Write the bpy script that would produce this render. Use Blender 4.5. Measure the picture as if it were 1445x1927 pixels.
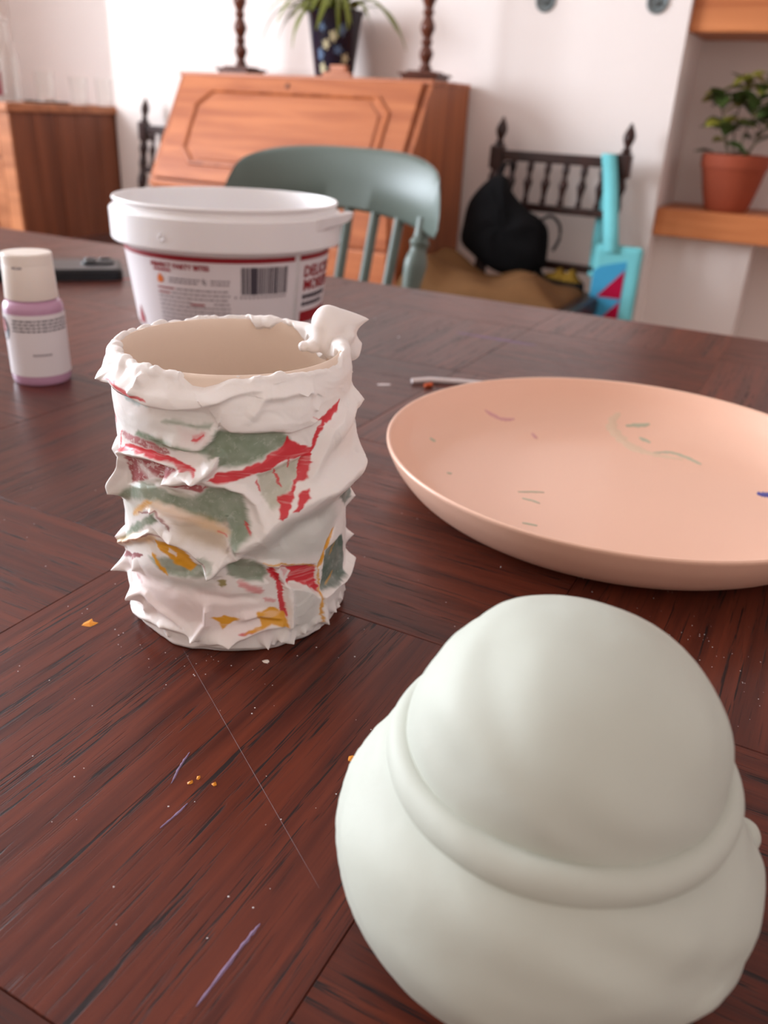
import bpy, bmesh, math, random
import numpy as np
from mathutils import Vector, Matrix

for o in list(bpy.data.objects):
    bpy.data.objects.remove(o)
SC = bpy.context.scene
COLL = SC.collection
PI = math.pi
random.seed(7)
RNG = np.random.default_rng(11)

# ------------------------------------------------------------------ camera, world, light, exposure
TABLE_Z = 0.75
cam_data = bpy.data.cameras.new('camera')
cam = bpy.data.objects.new('camera', cam_data)
COLL.objects.link(cam)
yaw, pitch, roll = math.radians(26.6), math.radians(25.8), math.radians(3.0)
rot = Matrix.Rotation(yaw, 3, 'Z') @ Matrix.Rotation(PI / 2 - pitch, 3, 'X') @ Matrix.Rotation(roll, 3, 'Z')
cam.matrix_world = Matrix.Translation((0, 0, 0.93)) @ rot.to_4x4()
cam_data.sensor_fit = 'VERTICAL'
cam_data.sensor_width = 27.0
cam_data.sensor_height = 36.0
cam_data.lens = 36.0 * 1558 / 1927
cam_data.clip_start = 0.01
cam_data.dof.use_dof = True
cam_data.dof.focus_distance = 0.262
cam_data.dof.aperture_fstop = 13.5
SC.camera = cam

world = bpy.data.worlds.new('room_daylight')
SC.world = world
world.use_nodes = True
bg = world.node_tree.nodes['Background']
bg.inputs['Color'].default_value = (1.0, 0.84, 0.75, 1)
bg.inputs['Strength'].default_value = 0.60

def area_light(name, loc, target, sx, sy, power, colour):
    d = bpy.data.lights.new(name, 'AREA')
    d.shape = 'RECTANGLE'; d.size = sx; d.size_y = sy; d.energy = power; d.color = colour
    o = bpy.data.objects.new(name, d); COLL.objects.link(o)
    o.location = loc
    o.rotation_euler = (Vector(target) - Vector(loc)).to_track_quat('-Z', 'Y').to_euler()
    return o
area_light('daylight_through_window', (-3.80, 0.30, 1.62), (0, 0.30, 1.25), 2.3, 1.7, 240, (0.82, 0.905, 1.0))

SC.view_settings.view_transform = 'Standard'
SC.view_settings.look = 'None'
SC.view_settings.gamma = 1
SC.view_settings.use_curve_mapping = False
SC.view_settings.exposure = 0.42
SC.cycles.use_denoising = True

# ------------------------------------------------------------------ helpers
def lin(r, g, b):
    f = lambda c: (c / 255) / 12.92 if c / 255 <= 0.04045 else ((c / 255 + 0.055) / 1.055) ** 2.4
    return (f(r), f(g), f(b), 1.0)

def new_mat(name):
    m = bpy.data.materials.new(name); m.use_nodes = True
    nt = m.node_tree
    return m, nt, nt.nodes['Principled BSDF']

def mat(name, rgb, rough=0.5, spec=0.5, metal=0.0, noise=0.0, nscale=20.0, bump=0.0, bscale=60.0, trans=0.0, coat=0.0, ior=1.45, sss=0.0):
    m, nt, b = new_mat(name)
    c = lin(*rgb)
    b.inputs['Base Color'].default_value = c
    b.inputs['Roughness'].default_value = rough
    b.inputs['Specular IOR Level'].default_value = spec
    b.inputs['Metallic'].default_value = metal
    b.inputs['Transmission Weight'].default_value = trans
    b.inputs['Coat Weight'].default_value = coat
    b.inputs['IOR'].default_value = ior
    if sss:
        b.inputs['Subsurface Weight'].default_value = sss
        b.inputs['Subsurface Radius'].default_value = (0.004, 0.003, 0.002)
    tc = nt.nodes.new('ShaderNodeTexCoord')
    if noise:
        n = nt.nodes.new('ShaderNodeTexNoise'); n.inputs['Scale'].default_value = nscale; n.inputs['Detail'].default_value = 4
        nt.links.new(tc.outputs['Object'], n.inputs['Vector'])
        mx = nt.nodes.new('ShaderNodeMix'); mx.data_type = 'RGBA'
        mx.inputs[6].default_value = tuple(max(0, v * (1 - noise)) for v in c[:3]) + (1,)
        mx.inputs[7].default_value = tuple(min(1, v * (1 + noise)) for v in c[:3]) + (1,)
        nt.links.new(n.outputs['Fac'], mx.inputs[0]); nt.links.new(mx.outputs[2], b.inputs['Base Color'])
    if bump:
        n2 = nt.nodes.new('ShaderNodeTexNoise'); n2.inputs['Scale'].default_value = bscale; n2.inputs['Detail'].default_value = 5
        nt.links.new(tc.outputs['Object'], n2.inputs['Vector'])
        bp = nt.nodes.new('ShaderNodeBump'); bp.inputs['Strength'].default_value = bump; bp.inputs['Distance'].default_value = 0.002
        nt.links.new(n2.outputs['Fac'], bp.inputs['Height']); nt.links.new(bp.outputs['Normal'], b.inputs['Normal'])
    return m

def wood(name, dark, light, axis='X', rough=0.4, along=3.0, across=60.0, spec=0.4):
    m, nt, b = new_mat(name)
    tc = nt.nodes.new('ShaderNodeTexCoord'); mp = nt.nodes.new('ShaderNodeMapping')
    s = [across, across, across]; s['XYZ'.index(axis)] = along
    mp.inputs['Scale'].default_value = s
    oi = nt.nodes.new('ShaderNodeObjectInfo')
    ad = nt.nodes.new('ShaderNodeVectorMath'); ad.operation = 'ADD'
    nt.links.new(tc.outputs['Object'], mp.inputs['Vector'])
    ml = nt.nodes.new('ShaderNodeMath'); ml.operation = 'MULTIPLY'; ml.inputs[1].default_value = 37.0
    nt.links.new(oi.outputs['Random'], ml.inputs[0])
    nt.links.new(mp.outputs['Vector'], ad.inputs[0]); nt.links.new(ml.outputs[0], ad.inputs[1])
    n = nt.nodes.new('ShaderNodeTexNoise'); n.inputs['Scale'].default_value = 1.0; n.inputs['Detail'].default_value = 6; n.inputs['Distortion'].default_value = 0.6
    nt.links.new(ad.outputs[0], n.inputs['Vector'])
    r = nt.nodes.new('ShaderNodeValToRGB')
    r.color_ramp.elements[0].position = 0.3; r.color_ramp.elements[0].color = lin(*dark)
    r.color_ramp.elements[1].position = 0.72; r.color_ramp.elements[1].color = lin(*light)
    nt.links.new(n.outputs['Fac'], r.inputs['Fac']); nt.links.new(r.outputs['Color'], b.inputs['Base Color'])
    b.inputs['Roughness'].default_value = rough; b.inputs['Specular IOR Level'].default_value = spec
    return m

def mesh_obj(name, verts, faces, material, parent=None, smooth=False, matrix=None):
    me = bpy.data.meshes.new(name)
    me.from_pydata([tuple(v) for v in verts], [], faces)
    me.update()
    if smooth:
        me.polygons.foreach_set('use_smooth', [True] * len(me.polygons))
    o = bpy.data.objects.new(name, me)
    if material: me.materials.append(material)
    COLL.objects.link(o)
    if parent: o.parent = parent
    if matrix is not None: o.matrix_local = matrix
    return o

def bm_obj(name, bm, material, parent=None, smooth=False):
    me = bpy.data.meshes.new(name)
    bmesh.ops.recalc_face_normals(bm, faces=bm.faces[:])
    bm.to_mesh(me); bm.free()
    if smooth:
        me.polygons.foreach_set('use_smooth', [True] * len(me.polygons))
    if material: me.materials.append(material)
    o = bpy.data.objects.new(name, me); COLL.objects.link(o)
    if parent: o.parent = parent
    return o

def sharp(o, angle=35):
    o.data.set_sharp_from_angle(angle=math.radians(angle))
    return o

def tag(o, label, cat, group=None):
    o['label'] = label; o['category'] = cat
    if group: o['group'] = group
    return o

def thing(name, label, cat, loc=(0, 0, 0), rz=0.0, group=None):
    o = bpy.data.objects.new(name, None); COLL.objects.link(o)
    o.empty_display_size = 0.05
    o.location = loc; o.rotation_euler = (0, 0, rz)
    return tag(o, label, cat, group)

def structure(o):
    o['kind'] = 'structure'; return o

def box_into(bm, x0, x1, y0, y1, z0, z1, bevel=0.0):
    r = bmesh.ops.create_cube(bm, size=1.0)
    for v in r['verts']:
        v.co = Vector((x0 + (v.co.x + .5) * (x1 - x0), y0 + (v.co.y + .5) * (y1 - y0), z0 + (v.co.z + .5) * (z1 - z0)))
    if bevel:
        es = list({e for v in r['verts'] for e in v.link_edges})
        bmesh.ops.bevel(bm, geom=es, offset=bevel, segments=2, affect='EDGES', profile=0.6)

def box(name, x0, x1, y0, y1, z0, z1, m, parent=None, bevel=0.0):
    bm = bmesh.new(); box_into(bm, x0, x1, y0, y1, z0, z1, bevel)
    return bm_obj(name, bm, m, parent)

def lathe_data(profile, segs=32, cx=0, cy=0, z0=0, caps=True):
    """profile: list of (r, z)"""
    V = []; F = []
    n = len(profile)
    for r, z in profile:
        for k in range(segs):
            a = 2 * PI * k / segs
            V.append((cx + r * math.cos(a), cy + r * math.sin(a), z0 + z))
    for i in range(n - 1):
        for k in range(segs):
            k2 = (k + 1) % segs
            F.append((i * segs + k, i * segs + k2, (i + 1) * segs + k2, (i + 1) * segs + k))
    if caps:
        if profile[0][0] > 1e-6: F.append(tuple(reversed(range(segs))))
        if profile[-1][0] > 1e-6: F.append(tuple((n - 1) * segs + k for k in range(segs)))
    return V, F

def lathe(name, profile, m, parent=None, segs=32, loc=(0, 0, 0), smooth=True, angle=40, caps=True):
    V, F = lathe_data(profile, segs, loc[0], loc[1], loc[2], caps)
    o = mesh_obj(name, V, F, m, parent, smooth)
    if smooth: sharp(o, angle)
    return o

def smooth_profile(pts, n=6):
    out = []
    P = [Vector((p[0], p[1])) for p in pts]
    for i in range(len(P) - 1):
        p0 = P[max(i - 1, 0)]; p1 = P[i]; p2 = P[i + 1]; p3 = P[min(i + 2, len(P) - 1)]
        for k in range(n):
            t = k / n
            q = 0.5 * ((2 * p1) + (-p0 + p2) * t + (2 * p0 - 5 * p1 + 4 * p2 - p3) * t * t + (-p0 + 3 * p1 - 3 * p2 + p3) * t ** 3)
            out.append((max(q.x, 0), q.y))
    out.append((P[-1].x, P[-1].y))
    return out

def spline(pts, n=8):
    P = [np.array(p, float) for p in pts]; out = []
    for i in range(len(P) - 1):
        p0 = P[max(i - 1, 0)]; p1 = P[i]; p2 = P[i + 1]; p3 = P[min(i + 2, len(P) - 1)]
        for k in range(n):
            t = k / n
            out.append(0.5 * ((2 * p1) + (-p0 + p2) * t + (2 * p0 - 5 * p1 + 4 * p2 - p3) * t * t + (-p0 + 3 * p1 - 3 * p2 + p3) * t ** 3))
    out.append(P[-1])
    return out

def tube_data(path, radii, segs=10, flat=1.0, up=(0, 0, 1)):
    """swept tube along 3D path with radius per point"""
    path = [Vector([float(q) for q in p]) for p in path]; V = []; F = []; radii = [float(q) for q in radii]
    ref = Vector(up)
    for i, p in enumerate(path):
        t = (path[min(i + 1, len(path) - 1)] - path[max(i - 1, 0)]).normalized()
        a = t.cross(ref)
        if a.length < 1e-4: a = t.cross(Vector((1, 0, 0)))
        a.normalize(); b = a.cross(t).normalized()
        for k in range(segs):
            an = 2 * PI * k / segs
            V.append(p + radii[i] * (math.cos(an) * a + flat * math.sin(an) * b))
    n = len(path)
    for i in range(n - 1):
        for k in range(segs):
            k2 = (k + 1) % segs
            F.append((i * segs + k, i * segs + k2, (i + 1) * segs + k2, (i + 1) * segs + k))
    F.append(tuple(reversed(range(segs)))); F.append(tuple((n - 1) * segs + k for k in range(segs)))
    return V, F

def tube(name, path, radii, m, parent=None, segs=10, flat=1.0, up=(0, 0, 1)):
    if not hasattr(radii, '__len__'): radii = [radii] * len(path)
    V, F = tube_data(path, radii, segs, flat, up)
    return sharp(mesh_obj(name, V, F, m, parent, True), 60)

def inflated(name, poly, thick, m, parent=None, matrix=None, rings=10, res=96, wrinkle=0.0):
    """a soft pillow-like body: outline in local XZ, thickness along local Y"""
    P = spline(list(poly) + [poly[0]], 8)[:-1]
    P = np.array(P); c = P.mean(0)
    V = []; F = []; n = len(P)
    for side in (-1, 1):
        for i in range(rings + 1):
            s = 1 - (i / rings) ** 1.5
            for k in range(n):
                q = c + (P[k] - c) * s
                w = wrinkle * math.sin(k * 0.37 + i * 0.9) * math.sin(i * 1.7 + k * 0.11) * (1 - s) * s * 4
                V.append((q[0], side * (thick * math.sqrt(max(0, 1 - s * s)) + w), q[1]))
    blk = (rings + 1) * n
    for sd in range(2):
        for i in range(rings):
            for k in range(n):
                k2 = (k + 1) % n
                f = (sd * blk + i * n + k, sd * blk + i * n + k2, sd * blk + (i + 1) * n + k2, sd * blk + (i + 1) * n + k)
                F.append(f if sd == 0 else tuple(reversed(f)))
    o = mesh_obj(name, V, F, m, parent, True)
    bm = bmesh.new(); bm.from_mesh(o.data)
    bmesh.ops.remove_doubles(bm, verts=bm.verts[:], dist=1e-5)
    bmesh.ops.recalc_face_normals(bm, faces=bm.faces[:])
    bm.to_mesh(o.data); bm.free()
    if matrix is not None: o.matrix_local = matrix
    return o

def text_mesh(txt, size, bold=0.0):
    cu = bpy.data.curves.new('lettering', 'FONT'); cu.body = txt; cu.size = size
    cu.resolution_u = 2; cu.offset = bold
    o = bpy.data.objects.new('lettering', cu); COLL.objects.link(o)
    bpy.context.view_layer.update()
    me = bpy.data.meshes.new_from_object(o)
    bpy.data.objects.remove(o); bpy.data.curves.remove(cu)
    V = np.array([v.co[:] for v in me.vertices]) if len(me.vertices) else np.zeros((0, 3))
    F = [tuple(p.vertices) for p in me.polygons]
    bpy.data.meshes.remove(me)
    return V, F

def vnoise(x, y, seed, px=None):
    """smooth value noise; optional period px (integer cells) along x"""
    rs = np.random.default_rng(seed); T = rs.random((256, 256))
    xi = np.floor(x).astype(int); yi = np.floor(y).astype(int)
    fx = x - xi; fy = y - yi
    fx = fx * fx * (3 - 2 * fx); fy = fy * fy * (3 - 2 * fy)
    def g(a, b):
        if px: a = a % px
        return T[a % 256, b % 256]
    return (g(xi, yi) * (1 - fx) + g(xi + 1, yi) * fx) * (1 - fy) + (g(xi, yi + 1) * (1 - fx) + g(xi + 1, yi + 1) * fx) * fy

def copy_tree(root, loc=None, rz=None):
    r = root.copy(); COLL.objects.link(r)
    if loc is not None: r.location = loc
    if rz is not None: r.rotation_euler = (0, 0, rz)
    for ch in list(root.children):
        cc = ch.copy(); COLL.objects.link(cc); cc.parent = r
        for g in list(ch.children):
            gg = g.copy(); COLL.objects.link(gg); gg.parent = cc
    return r

# ------------------------------------------------------------------ materials
M_WALL = mat('painted_plaster', (238, 227, 222), 0.9, 0.2, noise=0.03, nscale=2.5)
M_CEIL = mat('ceiling_paint', (240, 236, 232), 0.9, 0.2, noise=0.02, nscale=3)
M_FLOOR = wood('floor_boards', (110, 75, 50), (160, 115, 80), 'X', 0.5, 1.5, 14)
M_TRIM = mat('white_gloss_paint', (240, 240, 238), 0.35, 0.5, noise=0.02)
M_PINE = wood('orange_pine', (150, 80, 47), (186, 112, 70), 'X', 0.42, 2.2, 26)
M_PINE_V = wood('orange_pine_upright', (140, 74, 42), (182, 106, 64), 'Z', 0.45, 2.0, 26)
M_SHELF = wood('shelf_pine', (172, 96, 52), (212, 134, 82), 'X', 0.45, 2.0, 22)
M_OAK = wood('brown_sideboard_wood', (104, 58, 38), (142, 84, 56), 'Z', 0.5, 1.2, 14)
M_OAKL = wood('sideboard_light_wood', (150, 92, 60), (190, 124, 84), 'X', 0.45, 2, 22)
M_DARKWOOD = wood('dark_turned_wood', (32, 15, 12), (56, 27, 20), 'Z', 0.35, 4, 50)
M_CANDLE = wood('candlestick_wood', (66, 32, 22), (104, 54, 36), 'Z', 0.3, 4, 60)
M_GREEN = mat('grey_green_chair_paint', (94, 105, 98), 0.4, 0.5, noise=0.06, nscale=8)
M_PLASTIC = mat('white_tub_plastic', (238, 234, 234), 0.32, 0.5, noise=0.02, nscale=30, sss=0.15)
M_LABEL = mat('white_paper_label', (228, 220, 222), 0.45, 0.4, noise=0.02, nscale=40)
M_RED_PRINT = mat('red_print', (150, 28, 38), 0.5, 0.4, noise=0.05)
M_GREY_PRINT = mat('grey_print', (142, 130, 136), 0.5, 0.4, noise=0.05)
M_DARK_PRINT = mat('dark_print', (72, 66, 76), 0.5, 0.4, noise=0.05)
M_ORANGE_PRINT = mat('orange_print', (226, 120, 52), 0.5, 0.4, noise=0.05)
M_CAP = mat('cream_cap_plastic', (240, 228, 218), 0.4, 0.5, noise=0.02, sss=0.15)
M_LILAC = mat('lilac_paint_in_bottle', (190, 146, 172), 0.22, 0.5, noise=0.04, nscale=60)
M_PHONE = mat('black_phone_case', (16, 16, 20), 0.4, 0.5, noise=0.1, nscale=60)
M_PHONE_BACK = mat('grey_phone_back', (58, 57, 60), 0.3, 0.5, noise=0.05, nscale=30)
M_LENS = mat('phone_lens_glass', (30, 30, 36), 0.08, 0.8, noise=0.05)
M_CERAMIC = mat('cream_ceramic', (236, 214, 196), 0.55, 0.4, noise=0.03, nscale=60, bump=0.06, bscale=300)
M_PLATE = mat('blush_plate_glaze', (236, 190, 166), 0.36, 0.5, noise=0.02, nscale=14, coat=0.15)
M_PLATE_OUT = mat('pale_plate_underside', (226, 190, 178), 0.38, 0.5, noise=0.02, nscale=14)
M_CLAY = mat('pale_sage_clay', (190, 193, 182), 0.6, 0.35, noise=0.07, nscale=26, bump=0.25, bscale=45)
M_BLACK = mat('black_cloth', (11, 10, 12), 0.9, 0.2, noise=0.3, nscale=20)
M_BROWN = mat('brown_coat_cloth', (104, 72, 44), 0.9, 0.15, noise=0.12, nscale=30)
M_TURQ = mat('turquoise_canvas', (112, 190, 196), 0.85, 0.2, noise=0.08, nscale=25)
M_BLUE = mat('blue_print', (64, 150, 190), 0.85, 0.2, noise=0.1, nscale=25)
M_CRIMSON = mat('crimson_print', (160, 6, 52), 0.85, 0.2, noise=0.1, nscale=25)
M_YELLOWCLOTH = mat('mustard_cloth', (124, 94, 30), 0.85, 0.2, noise=0.2, nscale=30)
M_TERRA = mat('terracotta', (150, 70, 46), 0.7, 0.3, noise=0.1, nscale=16, bump=0.1)
M_SOIL = mat('dark_soil', (48, 36, 28), 0.95, 0.1, noise=0.4, nscale=80, bump=0.5)
M_LEAF = mat('dark_green_leaf', (66, 82, 40), 0.4, 0.5, noise=0.25, nscale=30)
M_LEAFY = mat('yellow_green_leaf', (148, 146, 60), 0.45, 0.5, noise=0.2, nscale=30)
M_FROND = mat('fern_frond', (106, 112, 38), 0.5, 0.4, noise=0.25, nscale=20)
M_STEM = mat('woody_stem', (98, 88, 62), 0.7, 0.3, noise=0.2, nscale=40)
M_HOOK = mat('grey_cast_metal', (116, 122, 122), 0.45, 0.5, metal=0.4, noise=0.15, nscale=40)
M_GLASS = mat('clear_glass', (252, 253, 252), 0.02, 0.5, trans=1.0, ior=1.22)
M_PINKLABEL = mat('raspberry_bottle_label', (160, 84, 98), 0.6, 0.3, noise=0.2, nscale=40)
M_WPAINT = mat('dried_white_paint', (226, 216, 216), 0.6, 0.3, noise=0.05)
M_OPAINT = mat('dried_orange_paint', (206, 96, 56), 0.6, 0.3, noise=0.1)
M_YPAINT = mat('dried_yellow_paint', (224, 142, 36), 0.5, 0.4, noise=0.1)
M_LPAINT = mat('dried_lavender_paint', (128, 104, 132), 0.6, 0.3, noise=0.15, nscale=200)
M_PPAINT = mat('dried_pink_paint', (206, 112, 112), 0.6, 0.3, noise=0.1)
M_MAUVE = mat('mauve_paint_on_plate', (212, 156, 156), 0.5, 0.4, noise=0.1)
M_GPAINT = mat('green_paint_on_plate', (176, 176, 152), 0.5, 0.4, noise=0.15, nscale=200)
M_GFILM = mat('thin_grey_green_film', (222, 192, 166), 0.5, 0.4, noise=0.05, nscale=200)
M_BPAINT = mat('blue_paint_on_plate', (74, 76, 150), 0.5, 0.4, noise=0.1)

M_NAVY = mat('navy_glaze', (22, 28, 48), 0.15, 0.6, noise=0.5, nscale=14)
M_CREAMG = mat('cream_flower_glaze', (196, 186, 150), 0.2, 0.5, noise=0.15, nscale=60)
M_BLUEG = mat('grey_blue_glaze', (86, 108, 138), 0.2, 0.5, noise=0.25, nscale=60)

def parquet():
    """dark stained open-pore oak, grain along local X of each tile"""
    m, nt, b = new_mat('dark_stained_oak')
    L = nt.links.new; N = nt.nodes.new
    tc = N('ShaderNodeTexCoord'); oi = N('ShaderNodeObjectInfo')
    off = N('ShaderNodeMath'); off.operation = 'MULTIPLY'; off.inputs[1].default_value = 9.0
    L(oi.outputs['Random'], off.inputs[0])
    ad = N('ShaderNodeVectorMath'); ad.operation = 'ADD'
    L(tc.outputs['Object'], ad.inputs[0]); L(off.outputs[0], ad.inputs[1])
    def nz(scale, detail=3.0, dist=0.0, rough=0.5):
        mp = N('ShaderNodeMapping'); mp.inputs['Scale'].default_value = scale
        L(ad.outputs[0], mp.inputs['Vector'])
        n = N('ShaderNodeTexNoise'); n.inputs['Scale'].default_value = 1.0; n.inputs['Detail'].default_value = detail
        n.inputs['Distortion'].default_value = dist; n.inputs['Roughness'].default_value = rough
        L(mp.outputs['Vector'], n.inputs['Vector'])
        return n.outputs['Fac']
    def ramp(src, p0, c0, p1, c1):
        r = N('ShaderNodeValToRGB'); r.color_ramp.elements[0].position = p0; r.color_ramp.elements[1].position = p1
        r.color_ramp.elements[0].color = c0; r.color_ramp.elements[1].color = c1
        L(src, r.inputs['Fac']); return r.outputs['Color']
    K = (0, 0, 0, 1); W = (1, 1, 1, 1)
    tone = ramp(nz((7, 150, 150), 5, 0.4, 0.6), 0.32, lin(64, 24, 17), 0.70, lin(104, 46, 29))
    # growth bands decide where pores crowd together
    bands = ramp(nz((8, 330, 330), 2, 0.5), 0.55, K, 0.61, W)
    pores = ramp(nz((60, 1500, 1500), 2, 0.3), 0.50, K, 0.57, W)
    fine = ramp(nz((45, 1300, 1300), 1, 0.2), 0.62, K, 0.70, W)
    mul = N('ShaderNodeMath'); mul.operation = 'MULTIPLY'; L(bands, mul.inputs[0]); L(pores, mul.inputs[1])
    fm = N('ShaderNodeMath'); fm.operation = 'MULTIPLY'; fm.inputs[1].default_value = 0.4; L(fine, fm.inputs[0])
    mx = N('ShaderNodeMath'); mx.operation = 'MAXIMUM'; L(mul.outputs[0], mx.inputs[0]); L(fm.outputs[0], mx.inputs[1])
    cm = N('ShaderNodeMix'); cm.data_type = 'RGBA'
    L(mx.outputs[0], cm.inputs[0]); L(tone, cm.inputs[6]); cm.inputs[7].default_value = lin(30, 16, 16)
    hv = N('ShaderNodeHueSaturation')
    vr = N('ShaderNodeMapRange'); vr.inputs['To Min'].default_value = 0.82; vr.inputs['To Max'].default_value = 1.15
    L(oi.outputs['Random'], vr.inputs['Value']); L(vr.outputs['Result'], hv.inputs['Value']); L(cm.outputs[2], hv.inputs['Color'])
    L(hv.outputs['Color'], b.inputs['Base Color'])
    rr = N('ShaderNodeMapRange'); rr.inputs['To Min'].default_value = 0.30; rr.inputs['To Max'].default_value = 0.45
    L(mx.outputs[0], rr.inputs['Value']); L(rr.outputs['Result'], b.inputs['Roughness'])
    b.inputs['Specular IOR Level'].default_value = 0.3
    inv = N('ShaderNodeMath'); inv.operation = 'SUBTRACT'; inv.inputs[0].default_value = 1.0; L(mx.outputs[0], inv.inputs[1])
    bp = N('ShaderNodeBump'); bp.inputs['Strength'].default_value = 0.22; bp.inputs['Distance'].default_value = 0.0005
    L(inv.outputs[0], bp.inputs['Height']); L(bp.outputs['Normal'], b.inputs['Normal'])
    return m
M_TABLE = parquet()

def foam_material():
    m, nt, b = new_mat('whipped_foam_with_paint')
    a = nt.nodes.new('ShaderNodeAttribute'); a.attribute_name = 'paint'
    tc = nt.nodes.new('ShaderNodeTexCoord')
    n = nt.nodes.new('ShaderNodeTexNoise'); n.inputs['Scale'].default_value = 900; n.inputs['Detail'].default_value = 2
    nt.links.new(tc.outputs['Object'], n.inputs['Vector'])
    bp = nt.nodes.new('ShaderNodeBump'); bp.inputs['Strength'].default_value = 0.08; bp.inputs['Distance'].default_value = 0.0005
    nt.links.new(n.outputs['Fac'], bp.inputs['Height']); nt.links.new(bp.outputs['Normal'], b.inputs['Normal'])
    nt.links.new(a.outputs['Color'], b.inputs['Base Color'])
    b.inputs['Roughness'].default_value = 0.42; b.inputs['Specular IOR Level'].default_value = 0.4
    b.inputs['Subsurface Weight'].default_value = 0.12
    b.inputs['Subsurface Radius'].default_value = (0.003, 0.002, 0.0015)
    return m
M_FOAM = foam_material()
M_FOAMW = mat('white_whipped_foam', (240, 232, 228), 0.42, 0.4, noise=0.02, nscale=100, sss=0.12)

# ------------------------------------------------------------------ the room
YW, YA = 2.80, 3.10                     # chimney breast face, alcove backs
XL, XR = -2.72, -0.52                   # chimney breast ends
WL = -3.62                              # left wall (window wall)
structure(box('floor', WL - .1, 1.7, -1.6, YA + .1, -0.05, 0.0, M_FLOOR))
structure(box('ceiling', WL - .1, 1.7, -1.6, YA + .1, 2.45, 2.52, M_CEIL))
structure(box('wall_back', XL, XR, YW, YA + .1, 0, 2.45, M_WALL))
structure(box('wall_alcove_left', WL, XL, YA, YA + .1, 0, 2.45, M_WALL))
structure(box('wall_alcove_right', XR, 1.6, YA, YA + .1, 0, 2.45, M_WALL))
structure(box('wall_alcove_ledge', XR, -0.226, 2.90, YA, 0, 0.618, M_WALL))
structure(box('wall_right', 1.6, 1.7, -1.6, YA + .1, 0, 2.45, M_WALL))
# window wall with a real opening
wy0, wy1, wz0, wz1 = -0.75, 1.35, 0.85, 2.25
bm = bmesh.new()
box_into(bm, WL - .1, WL, -1.6, wy0, 0, 2.45); box_into(bm, WL - .1, WL, wy1, YA + .1, 0, 2.45)
box_into(bm, WL - .1, WL, wy0, wy1, 0, wz0); box_into(bm, WL - .1, WL, wy0, wy1, wz1, 2.45)
structure(bm_obj('wall_left', bm, M_WALL))
bm = bmesh.new()
for a, b2 in ((wy0, wy0 + .05), (wy1 - .05, wy1), ((wy0 + wy1) / 2 - .025, (wy0 + wy1) / 2 + .025)):
    box_into(bm, WL - .08, WL - .02, a, b2, wz0, wz1)
for a, b2 in ((wz0, wz0 + .05), (wz1 - .05, wz1)):
    box_into(bm, WL - .08, WL - .02, wy0, wy1, a, b2)
win = structure(bm_obj('window_1', bm, M_TRIM))
box('window_sill', WL - .02, WL + .10, wy0 - .05, wy1 + .05, wz0 - .03, wz0, M_TRIM, win)

# alcove shelves
def shelf_board(z0, z1, label):
    o = box('alcove_shelf', XR + .001, 0.9, 2.825, YA - .001, z0, z1, M_SHELF, None, 0.004)
    return tag(o, label, 'shelf', 'orange pine alcove shelves')
shelf_board(0.619, 0.700, 'thick orange pine shelf under the terracotta plant pot')
shelf_board(1.176, 1.262, 'thick orange pine shelf high up, above the potted plant')

# ------------------------------------------------------------------ the parquet table
table = thing('dining_table', 'dark stained oak dining table with a parquet chequer top', 'table', (0, 0, 0))
B = 0.173
gx0, gy0 = -0.2375, 0.070
TX0, TX1 = gx0 - 8 * B, gx0 + 5 * B
TY0, TY1 = gy0 - B, 0.867
box('table_core', TX0 + .004, TX1 - .004, TY0 + .004, TY1 - .004, TABLE_Z - .034, TABLE_Z - .004, M_DARKWOOD, table, 0.002)
tile_cache = {}
def tile_mesh(lx, ly):
    key = (round(lx, 4), round(ly, 4))
    if key not in tile_cache:
        bm = bmesh.new()
        g = 0.00012
        box_into(bm, -lx / 2 + g, lx / 2 - g, -ly / 2 + g, ly / 2 - g, -0.005, 0.0, 0.0)
        top = [e for e in bm.edges if all(v.co.z > -0.001 for v in e.verts)]
        bmesh.ops.bevel(bm, geom=top, offset=0.00022, segments=1, affect='EDGES')
        me = bpy.data.meshes.new('parquet_tile'); bm.to_mesh(me); bm.free()
        me.materials.append(M_TABLE)
        tile_cache[key] = me
    return tile_cache[key]
for i in range(-8, 5):
    for j in range(-1, 5):
        x0, x1 = gx0 + i * B, gx0 + (i + 1) * B
        y0, y1 = gy0 + j * B, min(gy0 + (j + 1) * B, TY1)
        if y1 - y0 < .01: continue
        along_y = (i + j) % 2 == 0
        lx, ly = (y1 - y0, x1 - x0) if along_y else (x1 - x0, y1 - y0)
        o = bpy.data.objects.new('parquet_tile', tile_mesh(lx, ly)); COLL.objects.link(o)
        o.parent = table
        o.location = ((x0 + x1) / 2, (y0 + y1) / 2, TABLE_Z)
        o.rotation_euler = (0, 0, PI / 2 if along_y else 0)
bm = bmesh.new()
box_into(bm, TX0 + .06, TX1 - .06, TY1 - .10, TY1 - .075, .63, TABLE_Z - .034); box_into(bm, TX0 + .06, TX1 - .06, TY0 + .05, TY0 + .075, .63, TABLE_Z - .034)
bm_obj('apron', bm, M_DARKWOOD, table)
for lx, ly in ((TX0 + .1, TY0 + .1), (TX1 - .1, TY0 + .1), (TX0 + .1, TY1 - .1), (TX1 - .1, TY1 - .1)):
    box('leg', lx - .035, lx + .035, ly - .035, ly + .035, 0, TABLE_Z - .034, M_DARKWOOD, table, .004)

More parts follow.
